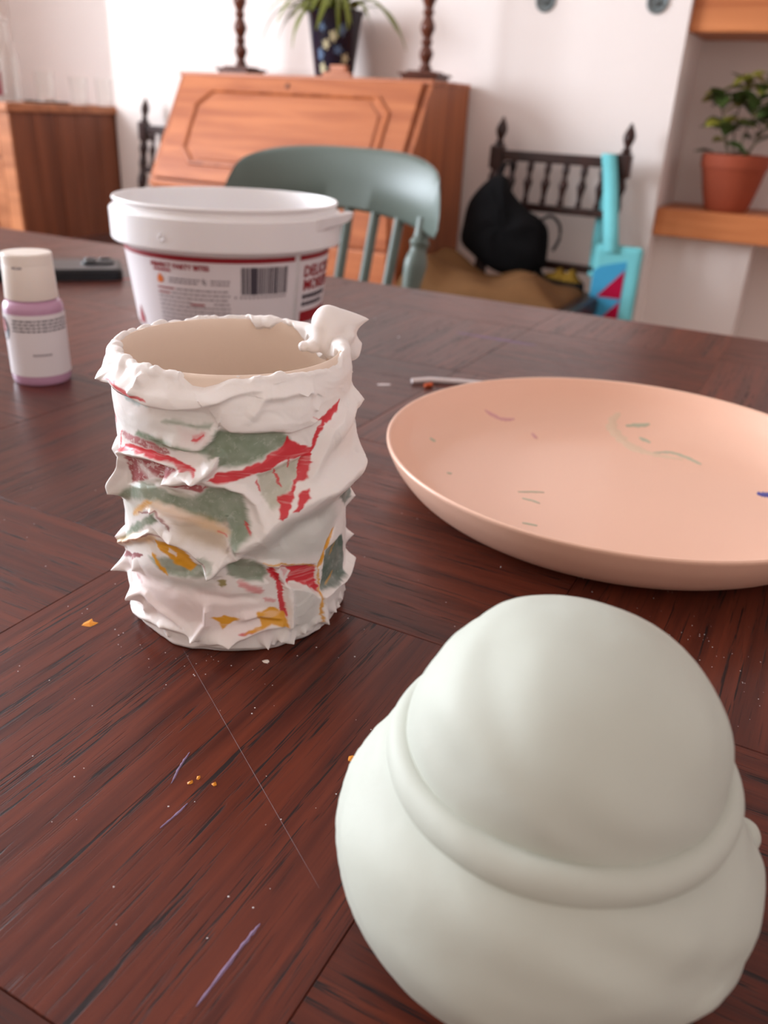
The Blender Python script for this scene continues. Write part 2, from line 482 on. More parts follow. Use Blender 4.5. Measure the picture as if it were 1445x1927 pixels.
# ------------------------------------------------------------------ foam covered vase
# strokes and relief on the pot's surface: (millimetres round the pot from its front line, millimetres above the foot)
FOAM_COLOURS = [
    ('pink','p',4,0.16,[(-60.5,24.7),(-10.8,29.4),(10.5,19.7),(10.3,7.5),(-19.4,11.0),(-47.2,10.6)]),
    ('palegreen','p',4,0.45,[(-53.1,57.8),(-29.7,65.1),(-30.5,57.3),(-49.8,43.9),(-61.0,45.6)]),
    ('beige','p',3,0.5,[(-60.8,30.4),(-31.5,46.8),(-18.8,46.0),(-32.5,37.6)]),
    ('pale','p',3,0.6,[(-37.1,26.7),(-7.8,32.9),(-9.5,27.0),(-26.9,25.3)]),
    ('pink','p',2,0.3,[(-19.1,86.0),(-8.2,86.4),(-9.1,82.1),(-17.3,81.3)]),
    ('pale','p',3,0.35,[(-61.2,80.5),(-21.7,91.1),(-5.4,92.6),(-5.6,87.2),(-11.2,79.9),(-30.8,80.9),(-46.8,79.3)]),
    ('beige','p',2.5,0.9,[(-23.1,52.2),(-12.5,54.0),(-3.6,52.1),(-3.2,43.5),(-10.1,44.0),(-18.7,46.8)]),
    ('pale','p',3,0.7,[(3.8,47.1),(14.6,54.9),(38.4,55.8),(45.4,44.5),(39.0,39.8),(32.7,33.9),(10.7,37.3),(3.7,42.4)]),
    ('pale','p',3,0.6,[(18.5,25.4),(26.6,23.4),(30.9,14.5),(27.8,5.0),(19.3,8.5)]),
    ('pale','p',3,0.5,[(-7.7,36.2),(0.9,42.6),(5.0,39.8),(-3.4,37.9)]),
    ('green','p',1.0,0.95,[(-5.6,86.5),(4.7,86.5),(15.6,84.9),(18.9,81.8),(15.6,78.8),(9.9,76.3),(4.4,73.9),(-2.2,73.4),(-6.2,73.4),(-8.6,77.2),(-12.6,78.7),(-22.7,78.3),(-31.0,79.1),(-38.2,79.9),(-35.6,82.0),(-26.4,81.9),(-19.5,80.6),(-11.2,80.0),(-7.4,82.9)]),
    ('green','p',0.8,0.7,[(-14.8,87.9),(-6.5,89.1),(-7.5,87.1),(-13.5,86.9)]),
    ('green','s',0.7,0.6,[(-24.3,87.2),(-18.3,87.6),(-13.4,87.9)],0.7),
    ('palegreen','p',0.8,0.85,[(7.0,70.4),(13.3,72.9),(25.1,74.5),(24.3,70.0),(20.1,66.1),(15.4,61.3),(11.0,59.0),(7.9,63.3)]),
    ('green','p',1.2,0.92,[(-55.3,52.9),(-38.3,62.6),(-29.9,62.8),(-22.4,61.9),(-14.9,61.9),(-9.1,66.3),(-3.7,67.4),(1.8,64.1),(3.0,58.0),(4.2,50.2),(-0.1,43.8),(-2.7,48.6),(-3.6,52.9),(-9.7,53.4),(-16.7,55.6),(-24.3,57.3),(-34.5,57.2),(-47.3,53.4)]),
    ('green','p',0.8,0.9,[(-30.3,53.8),(-29.3,50.6),(-34.6,47.4),(-46.7,39.4),(-60.8,28.3),(-55.3,36.3),(-39.1,48.2)]),
    ('green','p',1.0,0.85,[(-36.1,34.7),(-24.2,37.6),(-13.4,36.5),(-7.7,36.0),(-12.9,32.3),(-19.8,30.9),(-27.4,30.2)]),
    ('green','s',0.8,0.6,[(-13.2,40.5),(-9.0,37.7)],1.5),
    ('green','p',1.0,0.9,[(-4.1,38.7),(0.9,41.9),(8.5,36.9),(10.3,32.5),(8.4,29.3),(2.0,30.7),(-4.2,34.2)]),
    ('darkgreen','p',0.6,0.95,[(49.6,34.8),(53.0,24.1),(49.8,17.6),(38.3,18.2),(32.8,18.6),(34.1,27.3),(38.5,34.0)]),
    ('darkgreen','p',0.8,0.85,[(49.8,53.6),(61.1,50.3),(55.8,44.1),(44.0,53.1)]),
    ('bluegreen','p',0.8,0.9,[(-46.3,92.8),(-36.4,92.2),(-27.0,92.8),(-33.5,90.8),(-42.8,90.6)]),
    ('yellow','s',1.6,0.35,[(-34.6,56.0),(-22.8,55.3),(-9.7,52.7),(-3.7,49.8)],1.8),
    ('yellow','s',0.9,0.75,[(-44.9,48.2),(-38.4,53.2),(-33.0,56.5)],1.1),
    ('yellow','s',1.2,0.45,[(-60.8,29.6),(-43.3,39.6),(-31.9,43.1)],1.4),
    ('maroon','p',0.5,0.92,[(-44.5,70.8),(-31.7,73.1),(-19.3,72.3),(-21.5,68.0),(-14.6,66.9),(-9.5,66.1),(-13.0,63.4),(-20.5,65.5),(-29.6,66.5),(-45.9,59.9)]),
    ('white','s',1.2,0.75,[(-38.7,68.5),(-32.5,65.8),(-25.4,63.9)],1.6),
    ('palegreen','s',1.2,0.6,[(-29.7,65.1),(-22.3,63.1),(-16.3,62.2)],1.2),
    ('maroon','s',0.5,0.85,[(-48.1,77.8),(-37.3,78.2),(-28.4,77.9),(-22.8,76.9)],1.3),
    ('red','s',0.3,0.97,[(-49.9,71.5),(-38.9,75.3),(-28.7,75.5),(-19.9,74.1),(-12.3,71.7)],1.05),
    ('red','s',0.3,0.9,[(-48.0,78.2),(-50.1,70.7),(-61.2,58.6),(-60.9,53.2)],0.8),
    ('white','s',0.3,0.95,[(-45.9,71.5),(-35.7,73.3),(-27.1,73.5),(-18.9,72.8)],0.75),
    ('red','p',0.35,0.97,[(-6.2,71.7),(1.7,72.5),(8.5,75.2),(15.6,79.0),(17.4,82.6),(21.7,79.5),(27.8,77.3),(27.1,74.0),(21.7,74.5),(15.5,74.3),(11.2,72.0),(5.7,70.5),(-2.4,68.6),(-9.0,68.7)]),
    ('red','s',0.35,0.97,[(27.4,75.6),(29.7,80.9),(32.7,84.9),(37.2,87.0),(44.8,89.5)],0.85),
    ('red','p',0.35,0.97,[(27.7,88.5),(30.1,86.7),(36.0,87.7),(44.8,89.7),(40.6,86.1),(33.8,84.3),(30.6,85.8)]),
    ('red','p',0.35,0.96,[(23.4,74.7),(27.4,75.9),(27.1,71.9),(25.0,67.1),(21.3,65.4),(18.1,62.3),(15.8,59.3),(13.3,56.1),(11.9,56.8),(14.3,62.3),(17.4,63.2),(21.8,67.9)]),
    ('white','s',0.3,0.9,[(24.8,66.4),(19.3,62.4),(14.7,56.9)],0.6),
    ('red','p',0.35,0.96,[(24.2,63.9),(23.0,61.4),(18.5,58.1),(16.3,58.3),(20.1,62.2)]),
    ('red','s',0.25,0.85,[(12.5,72.5),(14.0,68.8),(15.6,65.1)],0.5),
    ('red','s',0.25,0.8,[(6.6,69.0),(7.6,64.4)],0.35),
    ('red','s',0.25,0.8,[(18.6,75.3),(18.5,71.6)],0.4),
    ('red','s',0.25,0.9,[(-49.5,98.4),(-38.0,96.3),(-33.0,95.1),(-27.8,94.8)],0.65),
    ('darkred','s',0.3,0.9,[(-43.6,95.3),(-37.7,94.5),(-33.9,94.1)],0.8),
    ('darkred','s',0.4,0.9,[(-60.7,25.1),(-51.7,28.6),(-39.2,34.3)],1.0),
    ('darkred','s',0.3,0.7,[(-40.8,50.4),(-30.8,53.7),(-24.8,51.0),(-24.2,48.4)],0.35),
    ('darkred','s',0.3,0.6,[(-60.8,28.7),(-35.0,44.1),(-23.7,44.6),(-14.6,40.4),(-10.5,37.2)],0.35),
    ('red','s',0.8,0.45,[(-13.7,83.1),(-9.9,85.2)],1.2),
    ('red','s',0.3,0.8,[(-14.4,82.7),(-12.0,83.3),(-9.9,85.0)],0.35),
    ('red','p',0.3,0.97,[(10.0,36.0),(18.5,33.7),(30.6,30.5),(31.7,18.2),(25.6,24.0),(19.3,26.7),(15.6,26.9),(11.0,32.7)]),
    ('white','p',0.35,0.95,[(13.6,34.4),(17.2,33.2),(19.5,31.0),(18.5,28.1),(15.9,27.4),(14.1,30.8)]),
    ('pink','p',0.4,0.6,[(14.9,33.6),(18.5,31.8),(17.2,29.2)]),
    ('red','s',0.35,0.95,[(10.0,34.2),(13.7,29.7),(14.8,23.9),(15.2,18.6),(16.9,14.1)],1.1),
    ('white','s',0.3,0.95,[(12.2,36.2),(15.2,29.7),(17.8,25.6),(18.0,19.5),(17.2,9.2)],0.6),
    ('red','s',0.8,0.6,[(-0.1,30.8),(3.3,27.7),(8.3,25.3)],1.2),
    ('red','s',0.6,0.5,[(8.3,22.7),(12.8,20.9)],0.8),
    ('red','s',0.3,0.8,[(2.2,53.9),(4.0,50.4)],0.5),
    ('red','s',0.3,0.8,[(-0.7,10.4),(2.9,11.0),(6.0,11.9)],0.45),
    ('red','s',0.4,0.6,[(-7.1,50.5),(-3.7,48.2)],0.4),
    ('white','p',0.35,0.97,[(-21.6,67.5),(-19.0,72.4),(-14.3,71.8),(-11.6,70.6),(-7.7,76.7),(-5.7,76.3),(-6.2,72.3),(-9.0,69.6),(-13.2,67.1),(-19.7,66.7)]),
    ('yellow','p',0.5,0.97,[(-32.6,42.1),(-25.5,43.0),(-19.9,41.1),(-15.5,36.2),(-18.0,33.6),(-23.6,35.0),(-27.3,37.5),(-30.4,38.7)]),
    ('white','p',0.4,0.8,[(-26.1,40.8),(-23.2,39.5),(-23.8,37.9),(-26.7,39.0)]),
    ('yellow','s',0.4,0.95,[(-33.9,36.7),(-31.4,33.9),(-27.2,30.2)],0.7),
    ('yellow','p',0.35,0.97,[(-10.8,15.7),(-5.6,16.6),(-0.4,15.9),(-3.9,13.1),(-6.3,11.1),(-8.2,13.9)]),
    ('yellow','p',0.4,0.97,[(0.7,10.6),(6.7,13.3),(5.6,18.0),(10.5,19.0),(15.9,15.8),(16.9,10.0),(10.4,12.8),(5.1,11.0)]),
    ('yellow','s',0.35,0.97,[(43.4,40.5),(37.9,37.7),(34.6,31.8),(31.9,28.9)],1.1),
    ('yellow','s',0.3,0.9,[(31.9,28.9),(25.5,32.4),(16.9,35.0),(8.5,37.7)],0.35),
    ('yellow','s',0.3,0.9,[(31.9,29.1),(32.1,21.1),(31.1,12.6),(30.8,7.3)],0.4),
    ('olive','p',0.5,0.85,[(-7.5,31.3),(-5.0,31.5),(-4.8,28.9),(-6.9,28.2)]),
    ('yellow','s',0.5,0.6,[(42.9,22.1),(36.8,19.8)],0.5),
    ('yellow','s',0.4,0.5,[(45.1,34.4),(40.1,30.6)],0.5),
    ('red','s',0.5,0.6,[(-60.1,29.7),(-60.3,33.7),(-60.5,35.1)],0.6),
    ('maroon','s',0.8,0.5,[(-48.9,21.3),(-43.2,20.6)],0.8),
]
FOAM_RIDGES = [
    (2.6,5,1.1,[(-61.2,97.9),(-46.2,96.7),(-37.1,94.8),(-28.6,93.6),(-19.3,93.8),(-10.4,95.1),(-2.6,98.1),(5.0,100.6),(11.6,100.8)]),
    (1.5,3,1.2,[(8.9,98.0),(15.7,97.4),(23.3,97.8),(28.5,95.6)]),
    (1.0,1.5,1.5,[(4.2,91.2),(8.2,97.1),(11.6,101.5)]),
    (1.2,6,0.7,[(-7.9,93.5),(-5.5,89.9),(-1.7,87.1),(8.7,86.2),(18.6,84.7),(27.7,85.8)]),
    (1.8,3,0.6,[(-24.9,79.7),(-16.7,79.4),(-10.5,80.8),(-7.0,83.5),(-5.7,87.2)]),
    (-0.9,1.5,1.5,[(-27.3,90.1),(-18.1,90.6),(-8.0,90.5)]),
    (1.5,0.8,1.0,[(-50.2,70.5),(-39.2,73.0),(-28.9,73.7),(-18.6,72.8)]),
    (2.0,1.5,1.2,[(-45.9,71.8),(-50.6,63.6),(-61.1,53.7),(-60.5,49.1)]),
    (3.6,2.0,1.4,[(-21.3,67.9),(-14.5,68.4),(-9.5,72.0),(-6.3,77.0)]),
    (2.2,1.5,1.2,[(-18.6,71.8),(-15.8,70.0),(-11.7,69.4)]),
    (1.4,1.6,1.0,[(-11.8,67.4),(-3.7,67.4),(2.2,64.9),(6.5,60.8),(7.8,54.5),(5.9,49.3)]),
    (4.6,3.2,6.5,[(1.1,45.7),(5.9,49.3),(11.0,54.4),(18.5,58.8),(27.1,60.4),(38.1,62.3),(61.2,61.4),(60.7,72.5)]),
    (1.8,1.2,3.5,[(23.5,63.7),(27.9,69.4),(31.8,76.6),(35.6,81.6),(46.6,85.8)]),
    (1.8,3,3,[(35.1,77.2),(47.0,81.1),(60.7,86.0)]),
    (-1.2,3,3,[(14.6,43.9),(22.7,48.2),(36.0,48.5)]),
    (1.0,0.8,1.5,[(-33.9,53.2),(-28.2,52.5),(-23.3,49.7)]),
    (1.2,0.8,1.2,[(-60.7,28.4),(-47.1,37.6),(-33.8,44.4)]),
    (2.2,3,0.7,[(-27.0,45.3),(-17.5,42.9),(-11.8,39.3),(-8.9,35.9)]),
    (1.8,1.5,0.8,[(-9.5,35.4),(-4.7,39.3),(1.9,42.9)]),
    (1.2,1.0,1.5,[(-3.5,54.4),(-2.2,49.0),(-3.9,42.7),(-7.6,36.8)]),
    (-1.0,3,3,[(-61.2,19.2),(-34.9,25.9),(-20.1,26.3),(-8.1,26.3)]),
    (1.6,1.0,1.0,[(7.8,37.6),(13.0,35.4),(17.5,25.7),(17.9,16.0),(17.2,10.1),(14.7,4.5)]),
    (-0.5,0.8,0.8,[(43.4,40.5),(37.9,37.7),(31.9,28.9)]),
    (2.6,1.5,1.5,[(32.2,2.9),(32.9,17.2),(39.8,17.4),(51.4,16.7),(61.1,18.3)]),
    (1.8,1.5,1.5,[(-55.5,5.0),(-35.7,9.0),(-25.5,9.1),(-17.2,7.7)]),
    (1.5,1.0,1.2,[(-17.2,7.7),(-13.2,12.8),(-12.3,20.2)]),
    (2.2,2.5,1.0,[(-11.9,4.8),(-1.5,8.7),(8.9,11.2),(17.2,9.9)]),
    (1.2,1.2,1.2,[(-60.7,21.7),(-49.9,17.2),(-38.3,17.6),(-26.1,12.6),(-17.9,9.4)]),
    (1.3,1.5,1.0,[(0.1,15.2),(6.7,17.0),(15.1,13.4)]),
    (-0.8,1.5,1.5,[(-14.0,24.8),(-3.9,23.0),(6.8,23.8)]),
    (1.2,1.0,1.0,[(-61.2,97.5),(-40.3,104.3),(-31.6,106.8)]),
    (1.4,1.2,1.2,[(-33.0,95.1),(-32.0,99.4),(-30.1,100.4)]),
    (1.0,1,1,[(-23.4,107.5),(-23.4,102.2),(-19.6,99.5)]),
]
FOAM_PADS = [
    (1.3,3.0,[(-6.4,98.6),(26.7,95.2),(28.6,86.3),(18.6,85.1),(-1.7,87.2),(-6.7,92.6)]),
    (1.0,2.5,[(-52.5,104.1),(-25.6,108.4),(-17.7,106.9),(-18.5,95.6),(-28.6,94.3),(-41.9,95.7)]),
    (-0.8,1.5,[(-28.0,91.3),(-5.3,93.7),(-5.5,89.6),(-16.1,88.8)]),
    (1.8,0.8,[(18.5,26.1),(25.6,24.3),(31.0,18.0),(31.9,8.6),(27.8,3.2),(22.0,3.8),(15.5,4.3),(17.2,9.2),(18.0,17.8)]),
    (1.2,2.5,[(31.7,82.6),(44.6,87.9),(60.5,87.7),(60.7,68.4),(60.9,55.6),(38.3,58.2),(27.1,59.6),(26.1,69.1)]),
    (-1.2,1.5,[(-5.6,86.5),(15.6,84.9),(15.6,78.8),(4.4,73.9),(-6.2,73.4),(-11.2,79.2)]),
    (-1.2,1.2,[(-44.5,70.8),(-19.3,72.3),(-9.8,66.2),(-12.0,63.1),(-22.1,65.3),(-45.9,59.9)]),
    (-1.2,2,[(-38.3,62.6),(-9.1,66.3),(1.8,64.1),(3.8,50.3),(-3.0,49.0),(-16.7,55.6),(-33.4,57.2)]),
    (-1.0,1.2,[(7.0,70.4),(25.1,74.5),(24.3,70.0),(15.4,61.3),(11.0,59.4)]),
    (-1.3,0.8,[(10.7,35.7),(30.6,30.3),(31.5,18.6),(19.3,26.7),(15.2,27.0)]),
    (-1.0,1,[(48.4,34.5),(49.8,17.6),(33.1,18.9),(36.4,34.0)]),
    (-1.0,1.5,[(-35.4,40.7),(-25.5,43.0),(-13.4,36.5),(-19.8,30.9),(-27.4,31.0)]),
    (-1.0,1.5,[(-3.4,38.7),(7.8,37.0),(9.9,30.0),(0.6,31.2)]),
]
FOAM_BARE = [
    [(-17.4,110.8),(-17.2,107.0),(-16.8,102.5),(-13.7,100.1),(-9.5,99.7),(-5.0,101.2),(-1.2,103.2),(3.2,107.5),(2.8,111.7)],
    [(19.4,110.0),(19.7,106.3),(26.6,105.9),(36.5,106.4),(43.4,107.4),(41.6,111.6),(26.5,111.0)],
]
FOAM_PEAKS = [
    ((-53.1,57.8),8,5.5,0,-4.5,1.6),
    ((-51.9,100.0),7.5,4.5,0,-4,1.6),
    ((-60.7,20.9),5.5,6.5,0,-3,1.8),
    ((-60.3,32.4),4,4,0,0,0.8),
    ((-61.0,67.1),4.5,2.5,0,0,0.8),
    ((-45.1,16.1),5.5,5,0,-2,1.6),
    ((-21.0,68.0),5.5,4,-3,-1,1.3),
    ((-6.0,76.6),3.5,2.5,0.5,1.5,1.3),
    ((-9.5,35.6),4,4,-0.5,-1,1.2),
    ((1.5,45.7),6.5,4,-3,0,1.3),
    ((-16.7,9.3),4,2.5,-1,-3,1.6),
    ((9.2,6.4),4,2.5,0,-4.5,1.6),
    ((17.6,5.4),3.5,2,1,-3,1.6),
    ((14.7,6.3),3.5,2,-1,-2,1.6),
    ((-4.4,7.4),4,1.5,0,-2,1.5),
    ((60.8,86.0),6,4,0,-1,1.6),
    ((61.0,46.1),4.5,3.5,0,0,1),
    ((61.1,17.3),5,3,0,1,1),
    ((33.3,7.9),4,2,0,-3,1.6),
    ((56.1,106.8),4,2.5,0,-1,1.4),
    ((23.7,98.6),3,1.5,0.5,-2.5,1.3),
    ((-18.3,107.5),2.6,1,0,2,1.2),
    ((1.7,107.6),2.6,1.2,0,1.6,1.1),
    ((14.4,107.5),2.4,1.2,0,1.8,1),
    ((-31.0,100.2),2.6,1.8,0,1.5,1.1),
    ((-3.5,54.1),2.4,1.5,0,2,1.4),
    ((29.5,91.8),2.8,1.2,0,-2,1.4),
    ((17.1,82.1),2,0.6,0,1,1.4),
    ((-45.6,27.2),4,2,0,-2,1.3),
    ((-38.9,12.9),5,2.0,-1,-1.5,1.2),
    ((41.9,7.1),3.5,2,0,-2.5,1.5),
]

VC = (-0.180, 0.2325)
VFACE = math.atan2(-VC[1], -VC[0])
V_RO, V_RI, V_H = 0.0402, 0.0378, 0.1035
vase = thing('foam_covered_vase', 'ceramic vase thickly coated in white foam streaked red, green and yellow', 'vase', (VC[0], VC[1], TABLE_Z))
prof = [(0, 0), (V_RO - .002, 0), (V_RO - .0004, .0012), (V_RO, .003), (V_RO, V_H - .0012), (V_RO - .0012, V_H), (V_RI + .0006, V_H), (V_RI, V_H - .001)]
for k in range(1, 24):   # faint throwing rings inside
    z = V_H - .001 - k * (V_H - .008) / 23
    prof.append((V_RI - .0004 * (k / 23) + .00012 * math.sin(k * 2.1), z))
prof += [(0.030, .006), (0, .0055)]
lathe('ceramic_pot', prof, M_CERAMIC, vase, 128, angle=50, caps=False)

PAINT = {'white': (243, 236, 232), 'pale': (206, 208, 202), 'beige': (204, 186, 164), 'green': (134, 148, 126), 'palegreen': (184, 184, 164),
         'darkgreen': (98, 114, 104), 'bluegreen': (176, 190, 188), 'yellow': (226, 160, 30), 'maroon': (166, 64, 70), 'red': (212, 42, 55),
         'darkred': (140, 34, 44), 'pink': (232, 160, 164), 'olive': (150, 136, 52)}
PAINT = {k: np.array(lin(*v)[:3]) for k, v in PAINT.items()}

def poly_sd(U, Vv, pts):
    """signed distance to polygon, negative inside"""
    P = np.array(pts, float); n = len(P)
    d = np.full(U.shape, 1e9); inside = np.zeros(U.shape, bool)
    for i in range(n):
        a, b2 = P[i], P[(i + 1) % n]
        ex, ey = b2 - a
        wx, wy = U - a[0], Vv - a[1]
        t = np.clip((wx * ex + wy * ey) / (ex * ex + ey * ey + 1e-9), 0, 1)
        d = np.minimum(d, np.hypot(wx - t * ex, wy - t * ey))
        cnd = ((a[1] > Vv) != (b2[1] > Vv)) & (U < (b2[0] - a[0]) * (Vv - a[1]) / (b2[1] - a[1] + 1e-12) + a[0])
        inside ^= cnd
    return np.where(inside, -d, d)

def line_sd(U, Vv, pts):
    """distance to polyline, side (+1 left), running parameter 0..1"""
    P = np.array(pts, float); d = np.full(U.shape, 1e9); side = np.ones(U.shape); par = np.zeros(U.shape)
    n = len(P) - 1
    for i in range(n):
        a, b2 = P[i], P[i + 1]; ex, ey = b2 - a
        wx, wy = U - a[0], Vv - a[1]
        t = np.clip((wx * ex + wy * ey) / (ex * ex + ey * ey + 1e-9), 0, 1)
        dd = np.hypot(wx - t * ex, wy - t * ey)
        m = dd < d
        d = np.where(m, dd, d); side = np.where(m, np.sign(ex * wy - ey * wx + 1e-12), side); par = np.where(m, (i + t) / n, par)
    return d, side, par

def sstep(e0, e1, x):
    t = np.clip((x - e0) / (e1 - e0), 0, 1); return t * t * (3 - 2 * t)

def build_foam():
    RM = 43.0                                             # strokes were laid out on this radius (mm)
    NU = 900
    HM = V_H * 1000; RO = V_RO * 1000; RI = V_RI * 1000
    top = RO - RI
    vs = np.concatenate([np.linspace(0.4, HM - 1.2, 400), HM - 1.2 + np.linspace(0.3, top + 2.4, 14), HM + 1.2 + top + np.linspace(0.35, 15, 44)])
    ph = np.linspace(-PI, PI, NU, endpoint=False)
    PH, VV = np.meshgrid(ph, vs)
    U = PH * RM
    # base path: outside wall, over the lip, down the inside
    s1 = HM - 1.2; s2 = HM + 1.2 + top
    f = np.clip((VV - s1) / (s2 - s1), 0, 1) * PI
    half = top / 2
    br = np.where(VV <= s1, RO, np.where(VV >= s2, RI, (RO + RI) / 2 + half * np.cos(f)))
    bz = np.where(VV <= s1, VV, np.where(VV >= s2, s1 - (VV - s2), s1 + 1.2 * np.sin(f)))
    nr, nz = np.cos(f), np.sin(f)
    per = 2 * PI * RM
    def nz2(cells, vscale, seed):
        return vnoise((PH + PI) / (2 * PI) * cells, VV * vscale, seed, cells) - .5
    # ---- thickness
    T = 1.9 + 1.3 * nz2(18, .07, 1) + .45 * nz2(36, .15, 2) + .12 * nz2(90, .35, 3)
    warp = 5 * nz2(26, .1, 4)
    smear = vnoise((PH + PI) / (2 * PI) * 60, (VV + warp * 2 + U * .15) * .55, 5, 60) - .5
    T += .16 * smear
    # heavier relief round the back, where nothing was laid out by hand
    backside = sstep(62, 85, np.abs(U))
    T += backside * (2.6 * np.abs(nz2(30, .12, 6)) + 1.2 * nz2(60, .3, 7))
    Uw = U + 1.4 * nz2(40, .16, 8); Vw = VV + 1.4 * nz2(40, .16, 9)
    for rise, soft, poly in FOAM_PADS:
        T += rise * (1 - sstep(-soft, soft, poly_sd(Uw, Vw, poly)))
    for h, wl, wr, pts in FOAM_RIDGES:
        d, side, par = line_sd(Uw, Vw, pts)
        w = np.where(side > 0, wl, wr)
        env = np.minimum(1, np.minimum(par, 1 - par) * 5 + .35)
        T += 1.35 * h * env * np.exp(-(d / (1.15 * w)) ** 2)
    T = np.maximum(T, .35 + .25 * nz2(80, .3, 10))
    # foot: foam thins out just above the table on the front
    foot = 2.2 + 2.4 * (nz2(40, .02, 12) + .2)
    T = np.where(VV < foot, T * sstep(foot - 4, foot + .3, VV) - .5 * (1 - sstep(foot - 3, foot, VV)), T)
    # ---- lip coverage: how far foam reaches over / inside the rim, by angle (degrees from the facing line)
    deg = np.degrees(ph)
    kd = np.array([-180, -162, -150, -141, -120, -100, -85, -60, -42, -24, -14, 3, 12, 24, 40, 62, 80, 95, 112, 127, 140, 150, 156, 165, 172, 180])
    kv = np.array([1.0, 1.5, .5, 1.5, .6, 2.0, 2.6, 2.2, 1.6, 1.2, -1, -1, 1.2, 1.0, -.5, -1.0, 4, 9, 12, 10, 4, 2, 5.5, 5.5, 1.5, 1.0])
    reach = np.interp(deg, kd, kv) + 1.4 * (vnoise((ph + PI) / (2 * PI) * 70, np.zeros_like(ph), 13, 70) - .5) + .8 * (vnoise((ph + PI) / (2 * PI) * 160, np.zeros_like(ph), 14, 160) - .5)
    reach = s1 + .8 + reach[None, :]
    cover = 1 - sstep(-1.0, 1.0, VV - reach)
    lipT = np.interp(deg, [-180, -162, -140, -100, -80, -40, -25, 0, 12, 30, 60, 90, 110, 140, 160, 180], [1.0, 1.9, 1.2, 1.6, 2.0, 1.8, 1.4, .8, 1.6, .9, .7, 2.0, 2.2, 1.6, 1.8, 1.0])[None, :]
    lipT = lipT * (.65 + .9 * (vnoise((PH + PI) / (2 * PI) * 80, VV * .2, 15, 80)))
    k = sstep(HM - 7, HM - .5, VV)
    T = T * (1 - k) + np.minimum(T, lipT) * k
    T = T * cover - .6 * (1 - cover)
    for poly in FOAM_BARE:
        sd = poly_sd(U + .6 * nz2(80, .3, 16), VV, poly)
        m = 1 - sstep(-.5, .9, sd)
        T = T * (1 - m) - .6 * m
    R = br + nr * T; Z = bz + nz * T
    X = R * np.cos(PH); Y = R * np.sin(PH)
    # ---- pulled peaks
    DX = np.zeros_like(X); DY = np.zeros_like(X); DZ = np.zeros_like(X)
    def pull(u, v, rho, rad, du, dz, power):
        dd = np.abs(U - u); dd = np.minimum(dd, per - dd)
        q = np.clip(1 - np.hypot(dd, VV - v) / rho, 0, 1)
        w = q ** power * (1 if power >= 1 else 1)
        w = np.where(q > 0, np.minimum(w, 1), 0)
        a = u / RM
        vx = rad * math.cos(a) - du * math.sin(a); vy = rad * math.sin(a) + du * math.cos(a)
        DX[:] += w * vx; DY[:] += w * vy; DZ[:] += w * dz
    for (u, v), rho, rad, du, dz, power in FOAM_PEAKS:
        pull(u, v, rho, rad, du, dz, power)
    rr = np.random.default_rng(5)
    for k in range(46):                                   # peaks round the unseen side and the foot
        u = rr.uniform(70, 2 * PI * RM - 70); v = rr.uniform(5, 100)
        if u > PI * RM: u -= 2 * PI * RM
        pull(u, v, rr.uniform(3.5, 7), rr.uniform(1.5, 4.5), rr.uniform(-2, 2), rr.uniform(-3, 2), rr.uniform(1.3, 1.8))
    for k in range(12):
        pull(rr.uniform(-62, 62), rr.uniform(3, 9), rr.uniform(1.6, 3.0), rr.uniform(.6, 1.6), rr.uniform(-.8, .8), rr.uniform(-1.6, -.2), 1.5)
    X += DX; Y += DY; Z += DZ
    Z = np.maximum(Z, .25)
    # ---- paint
    col = np.ones(X.shape + (3,)) * PAINT['white']
    Uc = U + .9 * nz2(90, .35, 20) + .45 * nz2(220, .9, 21); Vc = VV + .9 * nz2(90, .35, 22) + .45 * nz2(220, .9, 23)
    streak = vnoise((PH + PI) / (2 * PI) * 34 + .35 * VV / 10, VV * 1.5 + .12 * U, 27) - .5
    streak2 = vnoise((PH + PI) / (2 * PI) * 60, VV * 2.4 + .2 * U, 28) - .5
    Uc = Uc + .7 * streak + .35 * streak2; Vc = Vc + .2 * streak2
    def fb(f0, seed):
        a = .8 * U + .6 * VV + 3 * nz2(30, .12, seed); b2 = -.6 * U + .8 * VV + 3 * nz2(30, .12, seed + 1)
        return .5 * vnoise(a * f0 + 300, b2 * f0 + 300, seed + 2) + .3 * vnoise((b2 + .4 * a) * f0 * 1.9 + 300, (a - .3 * b2) * f0 * 1.9 + 300, seed + 3) + .2 * vnoise(a * f0 * 3.3 + 300, b2 * f0 * 3.3 + 300, seed + 4)
    mott = fb(.7, 40)
    mott2 = fb(.22, 50)
    for item in FOAM_COLOURS:
        key, kind, soft, amt, pts = item[:5]
        if kind == 'p': sd = poly_sd(Uc, Vc, pts)
        else:
            d, _, par = line_sd(Uc, Vc, pts); sd = d - item[5] * np.clip(np.minimum(par, 1 - par) * 6 + .35, 0, 1)
        a = amt * (1 - sstep(-soft, soft, sd))
        if key in ('maroon',): a = a * (1 - .5 * sstep(.55, .70, mott))
        if key in ('green', 'palegreen', 'darkgreen'): a = a * (.78 + .4 * mott2) * (1 - .12 * sstep(.62, .74, mott))
        if key in ('red', 'yellow', 'maroon', 'darkred'): a = a * (1 - .22 * sstep(.15, .45, streak + .5 * streak2))
        a = np.clip(a, 0, 1)[..., None]
        col = col * (1 - a) + PAINT[key] * a
